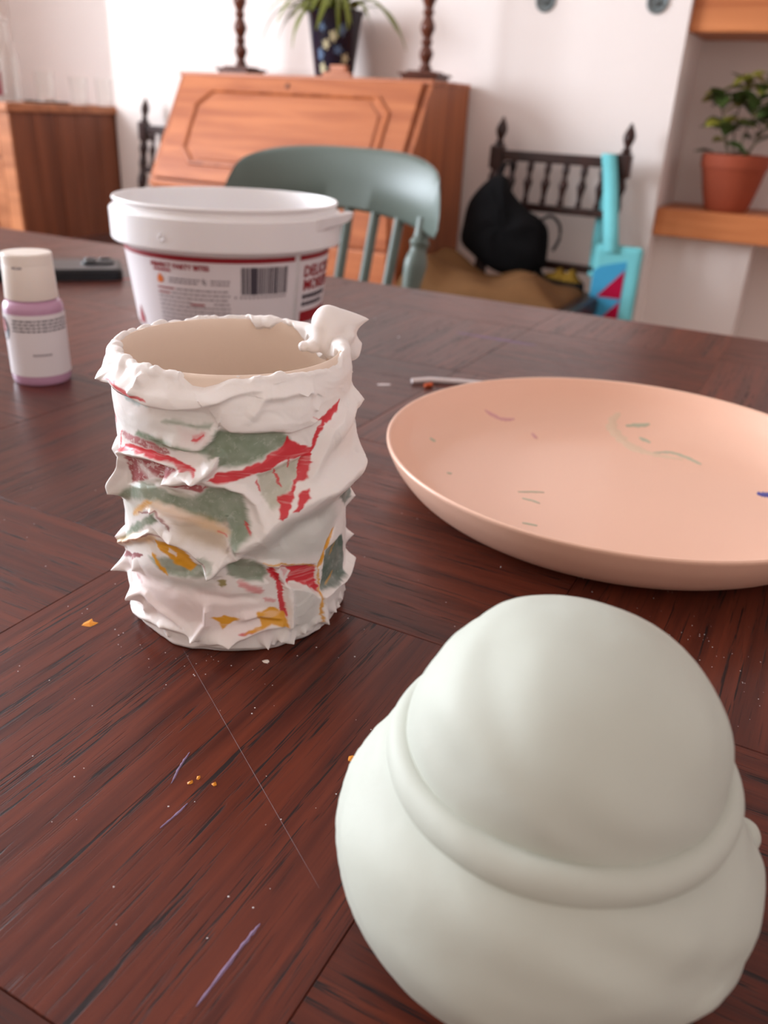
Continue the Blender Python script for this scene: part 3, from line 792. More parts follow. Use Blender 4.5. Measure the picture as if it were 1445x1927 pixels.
    # streaks on the far side
    for k in range(16):
        u0 = rr.uniform(75, 2 * PI * RM - 75); v0 = rr.uniform(12, 88)
        pts = [(u0 + t * rr.uniform(6, 10), v0 + rr.uniform(-5, 5) + t * rr.uniform(-3, 3)) for t in range(4)]
        key = ['green', 'green', 'red', 'yellow', 'palegreen'][k % 5]
        Uk = np.where(Uc < 0, Uc + per, Uc)
        d, _, par = line_sd(Uk, Vc, pts)
        a = .9 * (1 - sstep(0, 1.2, d - (3.5 if 'green' in key else 1.0)))[..., None]
        col = col * (1 - a) + PAINT[key] * a
    rows, cols = X.shape
    co = np.stack([X, Y, Z], -1).reshape(-1, 3) / 1000
    i = np.arange(rows - 1)[:, None] * cols; k = np.arange(cols)[None, :]; k2 = (k + 1) % cols
    quads = np.stack([i + k, i + k2, i + cols + k2, i + cols + k], -1).reshape(-1, 4)
    me = bpy.data.meshes.new('foam_coating')
    me.vertices.add(len(co)); me.vertices.foreach_set('co', co.ravel())
    me.loops.add(quads.size); me.loops.foreach_set('vertex_index', quads.ravel().astype(np.int32))
    me.polygons.add(len(quads)); me.polygons.foreach_set('loop_start', np.arange(0, quads.size, 4, dtype=np.int32))
    me.update(calc_edges=True)
    me.polygons.foreach_set('use_smooth', np.ones(len(quads), bool))
    at = me.color_attributes.new('paint', 'FLOAT_COLOR', 'POINT')
    at.data.foreach_set('color', np.concatenate([col.reshape(-1, 3), np.ones((len(co), 1))], 1).ravel().astype(np.float32))
    me.materials.append(M_FOAM)
    o = bpy.data.objects.new('foam_coating', me); COLL.objects.link(o); o.parent = vase
    o.rotation_euler = (0, 0, VFACE)
    o['label'] = 'white whipped foam streaked with red, green and yellow paint'
    return o
build_foam()

def around(deg, r, z):
    a = VFACE + math.radians(deg); return np.array((r * math.cos(a), r * math.sin(a), z))
# the curled dollop on the lip: soft merged lobes drawn out to a point
def dollop():
    side = np.array((math.cos(VFACE + PI / 2), math.sin(VFACE + PI / 2), 0))   # to the right as seen from the facing line
    front = np.array((math.cos(VFACE), math.sin(VFACE), 0))
    up = np.array((0, 0, 1.0)); base = around(104, .0388, V_H)
    mb = bpy.data.metaballs.new('lobes'); mb.resolution = .06; mb.render_resolution = .06; mb.threshold = .35
    for s_, f_, u_, r in ((-2.4, 0, 5.2, 7.6), (2.4, -.6, 4.6, 6.4), (-3.4, 0, -.6, 6.0), (3.4, 0, -.8, 6.0), (0, .5, -4, 5.4), (6.0, 0, -5, 4.6), (-8, .2, -3.0, 3.4), (-11.5, 0, -3.4, 2.4), (.2, 4.6, -.8, 3.0), (2.6, 4.8, -.2, 2.8), (4.6, 4.0, 1.4, 2.6), (4.4, 3.2, 3.4, 2.2)):
        e = mb.elements.new(); e.co = (s_ * .1, f_ * .1, u_ * .1); e.radius = r * .1 * 1.25
    o = bpy.data.objects.new('lobes', mb); COLL.objects.link(o)
    dg = bpy.context.evaluated_depsgraph_get(); dg.update()
    me = bpy.data.meshes.new_from_object(o.evaluated_get(dg))
    V = np.array([v.co[:] for v in me.vertices]) * 10; F = [tuple(p.vertices) for p in me.polygons]
    bpy.data.objects.remove(o); bpy.data.metaballs.remove(mb); bpy.data.meshes.remove(me)
    for root, rho, vec, pw in (((7.2, -.5, 7.0), 6.5, (6.0, 0, -.2), 2.0), ((-2.5, 0, 9), 5, (-.6, 0, 1.0), 1.2), ((9, 0, -2), 4, (1.5, 0, 0), 1.5)):
        q = np.clip(1 - np.linalg.norm(V - np.array(root), axis=1) / rho, 0, 1) ** pw
        V = V + q[:, None] * np.array(vec)
    W = base + (V[:, :1] * side + V[:, 1:2] * front + V[:, 2:] * up) / 1000
    return mesh_obj('foam_dollop', W, F, M_FOAMW, vase, True)
dollop()

# ------------------------------------------------------------------ pink plate
plate = thing('pink_plate', 'blush pink coupe plate with small dried paint smudges', 'plate', (-0.073, 0.4202, TABLE_Z))
pr = smooth_profile([(0, .0045), (.060, .0045), (.088, .0055), (.103, .0095), (.1135, .0165), (.1195, .0245), (.1212, .0272)], 6)
inner = pr
outer = smooth_profile([(.1236, .0276), (.1232, .0255), (.1195, .0180), (.1125, .0092), (.104, .0032), (.096, .0004), (.085, 0.0), (0, 0)], 6)
lathe('plate_dish', inner + [(.1222, .0281), (.1230, .0282)] + outer, M_PLATE, plate, 128, angle=60, caps=False)
def inner_z(r):
    for a, b2 in zip(inner, inner[1:]):
        if a[0] <= r <= b2[0]: return a[1] + (b2[1] - a[1]) * (r - a[0]) / (b2[0] - a[0] + 1e-9)
    return .0045
def ribbon(name, pts, w, m, parent, zf, lift=.00025, jag=.3, seed=1):
    """a thin dried paint smear: pts in parent's XY, half width w"""
    rs = np.random.default_rng(seed)
    P = spline([(p[0], p[1]) for p in pts], 8); V = []; F = []
    n = len(P)
    for i, p in enumerate(P):
        t = P[min(i + 1, n - 1)] - P[max(i - 1, 0)]; t = t / (np.hypot(*t) + 1e-9)
        nn = np.array((-t[1], t[0])); e = max(.15, math.sin(PI * (i + .3) / (n - .4)) ** .5)
        for s in (-1, -.5, .5, 1):
            ww = w * e * (1 + jag * rs.uniform(-1, 1))
            q = p + nn * s * ww
            V.append((q[0], q[1], zf(q[0], q[1]) + (lift if abs(s) < .9 else .00002)))
    for i in range(n - 1):
        for k in range(3):
            F.append((i * 4 + k, i * 4 + k + 1, i * 4 + 5 + k, i * 4 + 4 + k))
    return mesh_obj(name, V, F, m, parent, True)
pz = lambda x, y: inner_z(math.hypot(x, y))
for k, (nm, pts, w, m) in enumerate([
    ('paint_smudge', [(-0.0968, 0.0529), (-0.0864, 0.0553), (-0.0796, 0.062)], .0016, M_MAUVE),
    ('paint_smudge', [(-0.0643, 0.0531), (-0.0592, 0.0463)], .0012, M_MAUVE),
    ('paint_smudge', [(-0.0236, 0.105), (-0.0254, 0.0941), (-0.0151, 0.0771), (-0.0012, 0.0642), (0.0122, 0.0627), (0.0248, 0.0635)], .0040, M_GFILM),
    ('paint_smudge', [(-0.0169, 0.0957), (-0.0034, 0.1022)], .0018, M_GPAINT),
    ('paint_smudge', [(-0.0055, 0.0850), (0.0025, 0.0800)], .0016, M_GPAINT),
    ('paint_smudge', [(0.0069, 0.0644), (0.017, 0.0714), (0.029, 0.0664), (0.0353, 0.0615)], .0018, M_GPAINT),
    ('paint_smudge', [(-0.1065, -0.0078), (-0.1036, -0.0057)], .0014, M_GPAINT),
    ('paint_smudge', [(-0.0825, -0.0364), (-0.0802, -0.0349)], .0010, M_GPAINT),
    ('paint_smudge', [(-0.0421, -0.0355), (-0.0353, -0.0309), (-0.0301, -0.0283)], .0008, M_GPAINT),
    ('paint_smudge', [(-0.0375, -0.042), (-0.0317, -0.0417), (-0.0276, -0.0429)], .0008, M_GPAINT),
    ('paint_smudge', [(-0.0278, -0.0697), (-0.0239, -0.0689), (-0.0205, -0.0685)], .0010, M_GPAINT),
    ('paint_smudge', [(0.0681, 0.0349), (0.0729, 0.036), (0.0776, 0.0374)], .0034, M_BPAINT)]):
    ribbon(nm, pts, w, m, plate, pz, .0003, .35, 30 + k)

# ------------------------------------------------------------------ sage clay ornament
CC = (-0.0275, 0.1440)
clay = thing('clay_ornament', 'pale sage green rounded clay pot shape with domed top and ring collar', 'ornament', (CC[0], CC[1], TABLE_Z))
rt = np.array((0.894, 0.448, 0))
def lumpy(name, profile, amp, off, segs=128, seed=1, scale=55):
    V, F = lathe_data(profile, segs, caps=False)
    V = np.array(V)
    n1 = vnoise(V[:, 0] * scale + 40 + V[:, 2] * 95, V[:, 1] * scale + 40 + V[:, 2] * 70, seed) - .5
    n2 = vnoise(V[:, 0] * scale * 2.3 + 70 + V[:, 2] * 190, V[:, 1] * scale * 2.3 + 60 - V[:, 2] * 170, seed + 1) - .5
    n1 = n1 + .45 * (vnoise(V[:, 0] * 80 + 20 + V[:, 2] * 120, V[:, 1] * 80 + 30 - V[:, 2] * 110, seed + 5) - .5)
    r = np.hypot(V[:, 0], V[:, 1]); k = 1 + (amp * n1 + amp * .35 * n2) / np.maximum(r, .012)
    V[:, 0] = V[:, 0] * k + off[0]; V[:, 1] = V[:, 1] * k + off[1]; V[:, 2] += (amp * n1 + amp * .4 * n2) * .6
    o = mesh_obj(name, V, F, M_CLAY, clay, True)
    return o
Rb, hb, zb = .0468, .0332, .0312
pb = [(0, .0006), (.026, .0006)]
for k in range(3, 33):
    a = -PI / 2 + .42 + k * (PI / 2 + .78 - .42) / 32
    pb.append((Rb * math.cos(a) ** .93, max(.0006, zb + hb * math.sin(a))))
pb += [(.030, .0555)]
lumpy('base', pb, .0022, (0, 0), 160, 3)
ring_off = rt[:2] * .0012
pc = []
for k in range(25):
    a = -PI * .75 + k * PI * 1.5 / 24
    pc.append((.0338 + .0041 * math.cos(a), .0550 + .0046 * math.sin(a)))
lumpy('collar', pc, .0008, ring_off, 160, 7)
pd = []
for k in range(29):
    a = -.22 + k * (PI / 2 + .22) / 28
    pd.append((.0340 * math.cos(a) ** .90 if k < 28 else 0, .0600 + .0282 * math.sin(a)))
pd = [(.029, .0555), (.0314, .0570)] + pd
lumpy('dome', pd, .0014, rt[:2] * .0018, 160, 12)
# small pinched nub on its right shoulder
V, F = lathe_data(smooth_profile([(0, -.004), (.0035, -.002), (.004, .001), (.0022, .0032), (0, .0038)], 5), 16)
nub = mesh_obj('nub', V, F, M_CLAY, clay, True)
nub.location = (rt[0] * .0465, rt[1] * .0465, .034); nub.rotation_euler = (0, PI / 2 - .3, math.atan2(rt[1], rt[0]))

# ------------------------------------------------------------------ white snack tub
BC = (-0.474, 0.612); BF = math.atan2(-BC[1], -BC[0])
tub = thing('plastic_tub', 'open white plastic snack tub with red edged printed label', 'tub', (BC[0], BC[1], TABLE_Z))
BH = .107
def tub_r(z): return .0805 + (.0890 - .0805) * z / .072
tprof = [(0, .001), (.074, .001), (.0785, .0), (.0805, .003), (tub_r(.070), .070), (.0900, .0722), (.0975, .0735), (.0985, .0750), (.0988, .0975), (.0976, .0990), (.0952, .0996), (.0944, .1000), (.0944, .1030),
         (.0956, .1042), (.0960, .1058), (.0952, BH), (.0938, BH), (.0930, .1055), (.0925, .098), (.0880, .070), (.079, .004), (.074, .0025), (0, .0025)]
lathe('tub_body', tprof, M_PLASTIC, tub, 128, angle=32, caps=False)
def tub_pt(deg, z, lift=.0003):
    a = BF + math.radians(deg); r = tub_r(z) + lift
    return (r * math.cos(a), r * math.sin(a), z)
def tub_patch(name, d0, d1, z0, z1, m, parent, lift, n=None):
    n = n or max(2, int(abs(d1 - d0) / 3)); V = []; F = []
    for k in range(n + 1):
        d = d0 + (d1 - d0) * k / n
        V += [tub_pt(d, z0, lift), tub_pt(d, z1, lift)]
    for k in range(n): F.append((2 * k, 2 * k + 2, 2 * k + 3, 2 * k + 1))
    return mesh_obj(name, V, F, m, parent, True)
def tub_shapes(name, quads, m, parent, lift):
    V = []; F = []
    for d0, d1, z0, z1 in quads:
        n = max(1, int(abs(d1 - d0) / 4))
        for k in range(n):
            a, b2 = d0 + (d1 - d0) * k / n, d0 + (d1 - d0) * (k + 1) / n
            i = len(V); V += [tub_pt(a, z0, lift), tub_pt(b2, z0, lift), tub_pt(b2, z1, lift), tub_pt(a, z1, lift)]; F.append((i, i + 1, i + 2, i + 3))
    return mesh_obj(name, V, F, m, parent)
def tub_text(name, txt, d0, z, size, m, parent, lift=.0006, stretch=1.0, bold=.0):
    V, F = text_mesh(txt, size, bold)
    W = []
    for x, y, _ in V:
        zz = z + y; W.append(tub_pt(d0 + math.degrees(x * stretch / tub_r(zz)), zz, lift))
    return mesh_obj(name, W, F, m, parent)
label = tub_patch('label', -86, 38, .006, .0655, M_LABEL, tub, .00025, 60)
label2 = tub_patch('label', 41, 150, .006, .0655, M_LABEL, tub, .00025, 50)
tub_patch('red_band', -88, 37.2, .0655, .0698, M_RED_PRINT, tub, .0003, 60)
tub_patch('red_band', 41, 150, .0655, .0698, M_RED_PRINT, tub, .0003, 50)
tub_text('lettering', 'PERFECT PARTY BITES', -45, .0592, .0054, M_RED_PRINT, label, bold=.00025)
tub_shapes('small_print', [(-43.5, -32, .0562, .0580)], M_RED_PRINT, label, .0006)
# flame-like orange mark and a small grey mark
fl = [(-41.5, .0470), (-39.2, .0462), (-37.6, .0480), (-37.4, .0505), (-38.6, .0530), (-39.6, .0545), (-40.4, .0525), (-41.6, .0505)]
mesh_obj('orange_mark', [tub_pt(d, z, .0006) for d, z in fl], [tuple(range(len(fl)))], M_ORANGE_PRINT, label)
rs = np.random.default_rng(3); Q = []
for z in (.0505, .0478):
    d = -34
    while d < -17: w = rs.uniform(1.2, 3); Q.append((d, d + w, z, z + .0013)); d += w + .5
    d = -10
    while d < -1: w = rs.uniform(1, 2.4); Q.append((d, d + w, z, z + .0013)); d += w + .5
Q += [(-14.4, -13.4, .0485, .0525), (-13.6, -12.2, .0478, .0490), (-13, -12.2, .0500, .0512)]
tub_shapes('small_print', Q, M_GREY_PRINT, label, .0006)
Q = []; QR = [(-42, -31, .0422, .0435), (-42, -34, .0384, .0397), (-22, -14, .0305, .0320)]
for i in range(11):
    z = .0422 - i * .0035; d = -30 if i == 0 else (-33 if i == 1 else -42)
    while d < -1:
        w = rs.uniform(1.2, 4.2)
        if not (i == 3 and -24 < d < -12): Q.append((d, min(d + w, 0), z, z + .0012))
        d += w + .55
tub_shapes('small_print', Q, M_GREY_PRINT, label, .0006)
tub_shapes('small_print', QR, M_RED_PRINT, label, .0007)
# bar code: each bar its own strip
Q = []; d = 6.0
while d < 32:
    w = rs.choice([.35, .5, .8, 1.1]); Q.append((d, d + w, .0405, .0625)); d += w + rs.choice([.35, .5, .7])
Q.append((11.5, 14.5, .0405, .0625))
tub_shapes('bar_code', Q, M_DARK_PRINT, label, .0006)
tub_shapes('bar_code_digits', [(3 + k * 2.3 if k else 2.4, 4.2 + k * 2.3 if k else 3.4, .0375, .0393) for k in range(13)], M_GREY_PRINT, label, .0006)
tub_text('lettering', 'DELICIOUS', 44.5, .0515, .0130, M_RED_PRINT, label2, bold=.0005)
tub_text('lettering', 'MOREISH', 45, .0400, .0130, M_RED_PRINT, label2, bold=.0005)
tub_shapes('small_print', [(45 + k * 3.6, 48 + k * 3.6, .0325, .0365) for k in range(8)] + [(45 + k * 4.1, 48.4 + k * 4.1, .0265, .0300) for k in range(6)], M_DARK_PRINT, label2, .0006)
tub_shapes('small_print', [(44, 90, .012, .022)], M_RED_PRINT, label2, .0006)
mesh_obj('purple_mark', [tub_pt(d, z, .0006) for d, z in [(-70, .006), (-62, .006), (-61, .012), (-65, .022), (-69, .013)]], [(0, 1, 2, 3, 4)], M_RED_PRINT, label)
# tear tab and the moulded dot on the lid band
bm = bmesh.new()
pts = []
for d, r0, r1, z0, z1 in [(46, .0985, .0992, .088, .0985), (54, .0985, .1010, .0885, .0992), (62, .0985, .1045, .0895, .1000), (70, .0985, .1075, .0905, .1004), (77, .0985, .1090, .0925, .1002), (84, .0985, .1040, .0945, .0996)]:
    a = BF + math.radians(d); pts.append([bm.verts.new((r * math.cos(a), r * math.sin(a), z)) for r, z in ((r0, z0), (r1, z0 + .003), (r1 + .0012, z1), (r0, z1 - .0015))])
for a, b2 in zip(pts, pts[1:]):
    for k in range(4): bm.faces.new((a[k], a[(k + 1) % 4], b2[(k + 1) % 4], b2[k]))
bm.faces.new(pts[0]); bm.faces.new(tuple(reversed(pts[-1])))
bm_obj('tear_tab', bm, M_PLASTIC, tub)
a = BF + math.radians(-31.3)
V, F = lathe_data([(.0028, 0), (.0028, .0006), (.0021, .0006), (.0021, .0002), (0, .0002)], 20)
mesh_obj('moulded_dot', V, F, M_PLASTIC, tub, True, Matrix.Translation((.0987 * math.cos(a), .0987 * math.sin(a), .0835)) @ Matrix.Rotation(a, 4, 'Z') @ Matrix.Rotation(PI / 2, 4, 'Y'))

# ------------------------------------------------------------------ lilac paint bottle
PC = (-0.4685, 0.3905); PF = math.atan2(-PC[1], -PC[0])
bot = thing('paint_bottle', 'small squeeze bottle of lilac paint with cream flip cap', 'bottle', (PC[0], PC[1], TABLE_Z))
PR = .0193
bp = smooth_profile([(0, .0008), (PR - .003, .0), (PR - .0006, .0012), (PR, .004)], 4) + [(PR, .0462)] + smooth_profile([(PR, .0462), (PR - .0002, .0488), (PR - .0016, .0515), (PR - .0030, .0525), (.0150, .0532)], 4) + [(.0140, .0532), (.0140, .056), (0, .056)]
lathe('bottle_body', bp, M_LILAC, bot, 64, angle=60, caps=False)
cp = [(.0166, .0535), (.0168, .0540), (.0160, .0735), (.01595, .0738), (.0158, .0741), (.01595, .0744), (.01585, .0800)] + smooth_profile([(.01585, .0800), (.0152, .0808), (.0140, .0811), (0, .0813)], 4)
lathe('flip_cap', cp, M_CAP, bot, 64, angle=25, caps=True)
def bpt(deg, z, lift=.0002):
    a = PF + math.radians(deg); r = PR + lift; return (r * math.cos(a), r * math.sin(a), z)
def bot_quads(name, quads, m, parent, lift):
    V = []; F = []
    for d0, d1, z0, z1 in quads:
        n = max(1, int(abs(d1 - d0) / 5))
        for k in range(n):
            a, b2 = d0 + (d1 - d0) * k / n, d0 + (d1 - d0) * (k + 1) / n
            i = len(V); V += [bpt(a, z0, lift), bpt(b2, z0, lift), bpt(b2, z1, lift), bpt(a, z1, lift)]; F.append((i, i + 1, i + 2, i + 3))
    return mesh_obj(name, V, F, m, parent, True)
lab = bot_quads('label', [(-150, 150, .0062, .0452)], M_LABEL, bot, .0002)
Q = []
for i in range(4):
    d = -48 if i else -46; z = .0412 - i * .0021
    while d < 72: w = rs.uniform(4, 14); Q.append((d, min(d + w, 74), z, z + .0009)); d += w + 2
bot_quads('small_print', Q, M_DARK_PRINT, lab, .0004)
bot_quads('small_print', [(-12 + k * 5.2, -8 + k * 5.2, .0196, .0208) for k in range(7)], M_GREY_PRINT, lab, .0004)
logo = []
for k in range(28):
    t = 2 * PI * k / 28; logo.append(bpt(-78 + 20 * math.cos(t), .0355 + .0075 * math.sin(t), .0004))
mesh_obj('round_logo', logo, [tuple(range(28))], M_DARK_PRINT, lab)
logo = [bpt(-80 + 14 * math.cos(2 * PI * k / 20), .0375 + .0045 * math.sin(2 * PI * k / 20), .0006) for k in range(20)]
mesh_obj('logo_flash', logo, [tuple(range(20))], M_RED_PRINT, lab)
mesh_obj('cap_notch', [tuple(np.array((math.cos(PF + math.radians(d)), math.sin(PF + math.radians(d)), 0)) * (.0162) + np.array((0, 0, z))) for d, z in ((-38, .0728), (-26, .0726), (-14, .0728), (-14, .0738), (-26, .0742), (-38, .0738))], [(0, 1, 2, 3, 4, 5)], M_GREY_PRINT, bot)

bot.scale = (1, 1, 1.06)

# ------------------------------------------------------------------ phone lying on the table
phone = thing('mobile_phone', 'black mobile phone lying face down in a dark case', 'phone', (-0.756, 0.660, TABLE_Z), math.radians(46))
def rounded_slab(lx, ly, z0, z1, r, bev=.0012):
    bm = bmesh.new(); pts = []
    for cx, cy, a0 in ((lx / 2 - r, ly / 2 - r, 0), (-lx / 2 + r, ly / 2 - r, 90), (-lx / 2 + r, -ly / 2 + r, 180), (lx / 2 - r, -ly / 2 + r, 270)):
        for k in range(9):
            a = math.radians(a0 + k * 90 / 8); pts.append((cx + r * math.cos(a), cy + r * math.sin(a)))
    f = bm.faces.new([bm.verts.new((x, y, z0)) for x, y in pts])
    ex = bmesh.ops.extrude_face_region(bm, geom=[f])
    for v in ex['geom']:
        if isinstance(v, bmesh.types.BMVert): v.co.z = z1
    es = [e for e in bm.edges if all(v.co.z > z1 - 1e-6 for v in e.verts)]
    bmesh.ops.bevel(bm, geom=es, offset=bev, segments=3, affect='EDGES')
    return bm
bm_obj('case', rounded_slab(.150, .074, 0, .0115, .012, .002), M_PHONE, phone, True)
sharp(phone.children[-1], 40)
sharp(bm_obj('back_plate', rounded_slab(.140, .064, .0100, .0118, .010, .0003), M_PHONE_BACK, phone, True), 40)
bump = bm_obj('camera_bump', rounded_slab(.036, .036, .0110, .0140, .010, .001), M_PHONE, phone, True)
bump.location = (.050, .011, 0); sharp(bump, 40)
for lx, ly in ((-.008, .008), (.008, .008), (-.008, -.008)):
    V, F = lathe_data([(.0064, .0140), (.0064, .0152), (.0055, .0154), (.0052, .0148), (0, .0148)], 24)
    o = mesh_obj('lens', [(v[0] + lx, v[1] + ly, v[2]) for v in V], F, M_LENS, bump, True)

# ------------------------------------------------------------------ dried paint and crumbs on the table
tz = lambda x, y: TABLE_Z
def smear(name, pts, w, m, label, cat='paint smear', seed=1, lift=.0003, group=None):
    o = ribbon(name, pts, w, m, None, tz, lift, .4, seed); return tag(o, label, cat, group)
stick = thing('thin_stick', 'thin white stick poking out from behind the pink plate', 'stick', (-.246, .541, TABLE_Z))
P = [(-.2515, .5365), (-.242, .547), (-.222, .5565), (-.205, .563)]
tube('shaft', [(x + .246, y - .541, .0022) for x, y in P], [.0018, .0020, .0019, .0016], M_WPAINT, stick, 10)
tube('orange_tip', [(-.2395 + .246, .5335 - .541, .0016), (-.2360 + .246, .5385 - .541, .0018)], [.0014, .0017], M_OPAINT, stick, 10)
smear('paint_smear', [(-.271, .519), (-.267, .5225), (-.263, .525)], .0016, M_WPAINT, 'small white paint smear left of the white stick', seed=4)
smear('paint_smear', [(-.700, .683), (-.688, .691), (-.675, .703)], .003, M_PPAINT, 'pink paint streak between phone and white tub', seed=5)
smear('paint_smear', [(-.288, .705), (-.25, .706), (-.212, .707)], .003, M_LPAINT, 'faint lavender streak near the far table edge', seed=6, lift=.0001)
smear('paint_smear', [(-.084, .112), (-.0842, .104), (-.084, .088)], .0005, M_LPAINT, 'long lavender paint streak in the grain at the near edge', seed=7, lift=.00015)
smear('paint_smear', [(-.1375, .150), (-.136, .144), (-.1335, .137)], .0004, M_LPAINT, 'lavender paint streak in the grain below the vase', seed=8, lift=.00015)
smear('paint_smear', [(-.1245, .1335), (-.1245, .128), (-.125, .1225)], .00035, M_LPAINT, 'short lavender paint streak beside the yellow flecks', seed=9, lift=.00015)
ribbon('scratch', [(-.175, .191), (-.126, .1595), (-.077, .128)], .00006, M_GREY_PRINT, table, tz, .00003, .3, 3)
def fleck(xy, r, m, label, cat, seed, n=7, h=.0006, group=None):
    r0 = np.random.default_rng(seed); V = [(xy[0], xy[1], TABLE_Z + h)]; F = []
    for k in range(n):
        a = 2 * PI * k / n; rr = r * r0.uniform(.5, 1.3); V.append((xy[0] + rr * math.cos(a), xy[1] + rr * math.sin(a), TABLE_Z + .00005))
    for k in range(n): F.append((0, 1 + k, 1 + (k + 1) % n))
    return tag(mesh_obj('paint_fleck', V, F, m), label, cat, group)
fleck((-.2150, .1852), .0026, M_YPAINT, 'largest yellow paint fleck, left of the vase foot', 'paint fleck', 1, 9)
fleck((-.1290, .1402), .0010, M_YPAINT, 'yellow paint fleck on bare table below the vase, nearest the camera', 'paint fleck', 2)
fleck((-.1282, .1428), .0009, M_YPAINT, 'small yellow paint fleck just above the nearest one', 'paint fleck', 3)
fleck((-.1228, .1432), .0008, M_YPAINT, 'small yellow paint fleck right of its two neighbours', 'paint fleck', 4)
fleck((-.0935, .1730), .0017, M_YPAINT, 'yellow paint fleck at the left edge of the clay ornament', 'paint fleck', 5)
fleck((-.1445, .2005), .0013, M_CAP, 'cream foam crumb on the table at the vase foot', 'crumb', 6)
# fine pale dust specks
V = []; F = []
def speck(x, y, r):
    i = len(V); V.extend([(x + r, y, TABLE_Z + .00005), (x, y + r, TABLE_Z + .00005), (x - r, y, TABLE_Z + .00005), (x, y - r, TABLE_Z + .00005), (x, y, TABLE_Z + r * .9)])
    F.extend([(i, i + 1, i + 4), (i + 1, i + 2, i + 4), (i + 2, i + 3, i + 4), (i + 3, i, i + 4)])
r0 = np.random.default_rng(9)
for k in range(150): speck(r0.uniform(-.33, -.03), r0.uniform(.09, .40), r0.uniform(.00012, .00035))
for k in range(90): speck(-.005 + r0.normal() * .022, .285 + r0.normal() * .022, r0.uniform(.0001, .00026))
for k in range(40): speck(-.17 + r0.normal() * .03, .185 + r0.normal() * .012, r0.uniform(.0001, .0003))
for k in range(14): speck(r0.uniform(-.6, -.15), r0.uniform(.35, .75), r0.uniform(.0005, .0011))
o = mesh_obj('dust_specks', V, F, M_WPAINT); o['kind'] = 'stuff'; tag(o, 'fine pale dust specks scattered over the dark table top', 'dust')

# ------------------------------------------------------------------ green kitchen chair behind the table
gch = thing('kitchen_chair', 'grey green painted kitchen chair with curved crest rail', 'chair', (-0.738, 1.185, 0), 0)
# local: back lies along X, sitter faces -Y (towards the table)
def crest():
    V = []; F = []; n = 40
    for i in range(n + 1):
        t = -1 + 2 * i / n
        x = .198 * math.sin(t * 1.05) / math.sin(1.05)
        y = .055 - .075 * (1 - math.cos(t * 1.05)) / (1 - math.cos(1.05))
        e = abs(t)
        top = .874 - .040 * e ** 3.2 - (.035 * max(0, (e - .86) / .14) ** 2)
        bot = .772 + .006 * math.cos(t * 3) - .012 * e ** 2 + (.012 * max(0, (e - .9) / .1) ** 2)
        th = .0125 + .003 * (1 - e)
        for k, (dy, z) in enumerate([(-th, bot + .006), (-th, (top + bot) / 2), (-th + .001, top - .008), (-th * .4, top), (th * .4, top), (th - .001, top - .008), (th, (top + bot) / 2), (th, bot + .006), (th * .4, bot), (-th * .4, bot)]):
            lean = (z - .45) * .14
            nx = math.sin(t * 1.05) * -1; V.append((x + dy * nx * .5, y + dy + lean, z))
    m = 10
    for i in range(n):
        for k in range(m):
            F.append((i * m + k, i * m + (k + 1) % m, (i + 1) * m + (k + 1) % m, (i + 1) * m + k))
    F.append(tuple(range(m))); F.append(tuple(reversed([n * m + k for k in range(m)])))
    o = mesh_obj('crest_rail', V, F, M_GREEN, gch, True)
    bm = bmesh.new(); bm.from_mesh(o.data); bmesh.ops.recalc_face_normals(bm, faces=bm.faces[:]); bm.to_mesh(o.data); bm.free()
    sharp(o, 60)
crest()
def crest_y(x):
    t = math.asin(max(-1, min(1, x * math.sin(1.05) / .198))) / 1.05
    return .055 - .075 * (1 - math.cos(t * 1.05)) / (1 - math.cos(1.05))
for x in (-.105, -.053, 0, .053, .105):
    tube('spindle', spline([(x * .86, -.015 + .012, .45), (x * .93, crest_y(x) * .6 + .02, .62), (x, crest_y(x) + .045, .785)], 6), .0085, M_GREEN, gch, 10)
for s in (-1, 1):
    top = Vector((s * .160, crest_y(.160) + .046, .782)); low = Vector((s * .140, -.015, .45))
    pth = []; rad = []
    prf = [(0, .013), (.1, .012), (.25, .016), (.4, .019), (.5, .020), (.58, .013), (.61, .017), (.64, .013), (.72, .016), (.80, .0185), (.86, .013), (.89, .0165), (.92, .012), (1.0, .013)]
    for t, r in smooth_profile([(a + .0, b2) for a, b2 in prf], 4):
        pth.append(low.lerp(top, min(t, 1))); rad.append(r)
    tube('back_post', pth, rad, M_GREEN, gch, 14)
    for yy, lean in ((-.33, -.04), (-.03, .05)):
        tube('leg', [(s * .15, yy, .425), (s * .19, yy + lean, 0)], [.019, .015], M_GREEN, gch, 12)
seat_bm = bmesh.new(); box_into(seat_bm, -.20, .20, -.38, .02, .42, .455, .012); bm_obj('seat', seat_bm, M_GREEN, gch)

# ------------------------------------------------------------------ writing bureau
bx0, bx1 = -2.112, -1.165
bureau = thing('writing_bureau', 'orange pine writing bureau with sloping panelled fall front', 'bureau', (0, 0, 0))
yb, yt, yf = 2.785, 2.50, 2.315
zt, zs = 1.006, 0.690
def prism(name, poly_yz, x0, x1, m, parent):
    n = len(poly_yz); V = [(x0, y, z) for y, z in poly_yz] + [(x1, y, z) for y, z in poly_yz]
    F = [tuple(range(n)), tuple(reversed(range(n, 2 * n)))] + [(i, n + i, n + (i + 1) % n, (i + 1) % n) for i in range(n)]
    o = mesh_obj(name, V, F, m, parent)
    bm = bmesh.new(); bm.from_mesh(o.data); bmesh.ops.recalc_face_normals(bm, faces=bm.faces[:]); bm.to_mesh(o.data); bm.free()
    return o
side_poly = [(yb, 0), (yb, zt), (yt, zt), (yf, zs + .01), (yf, 0)]
prism('side_panel', side_poly, bx0, bx0 + .022, M_PINE_V, bureau)
prism('side_panel', side_poly, bx1 - .022, bx1, M_PINE_V, bureau)
box('top_board', bx0 - .004, bx1 + .004, yt - .004, yb, zt, zt + .014, M_PINE, bureau, .003)
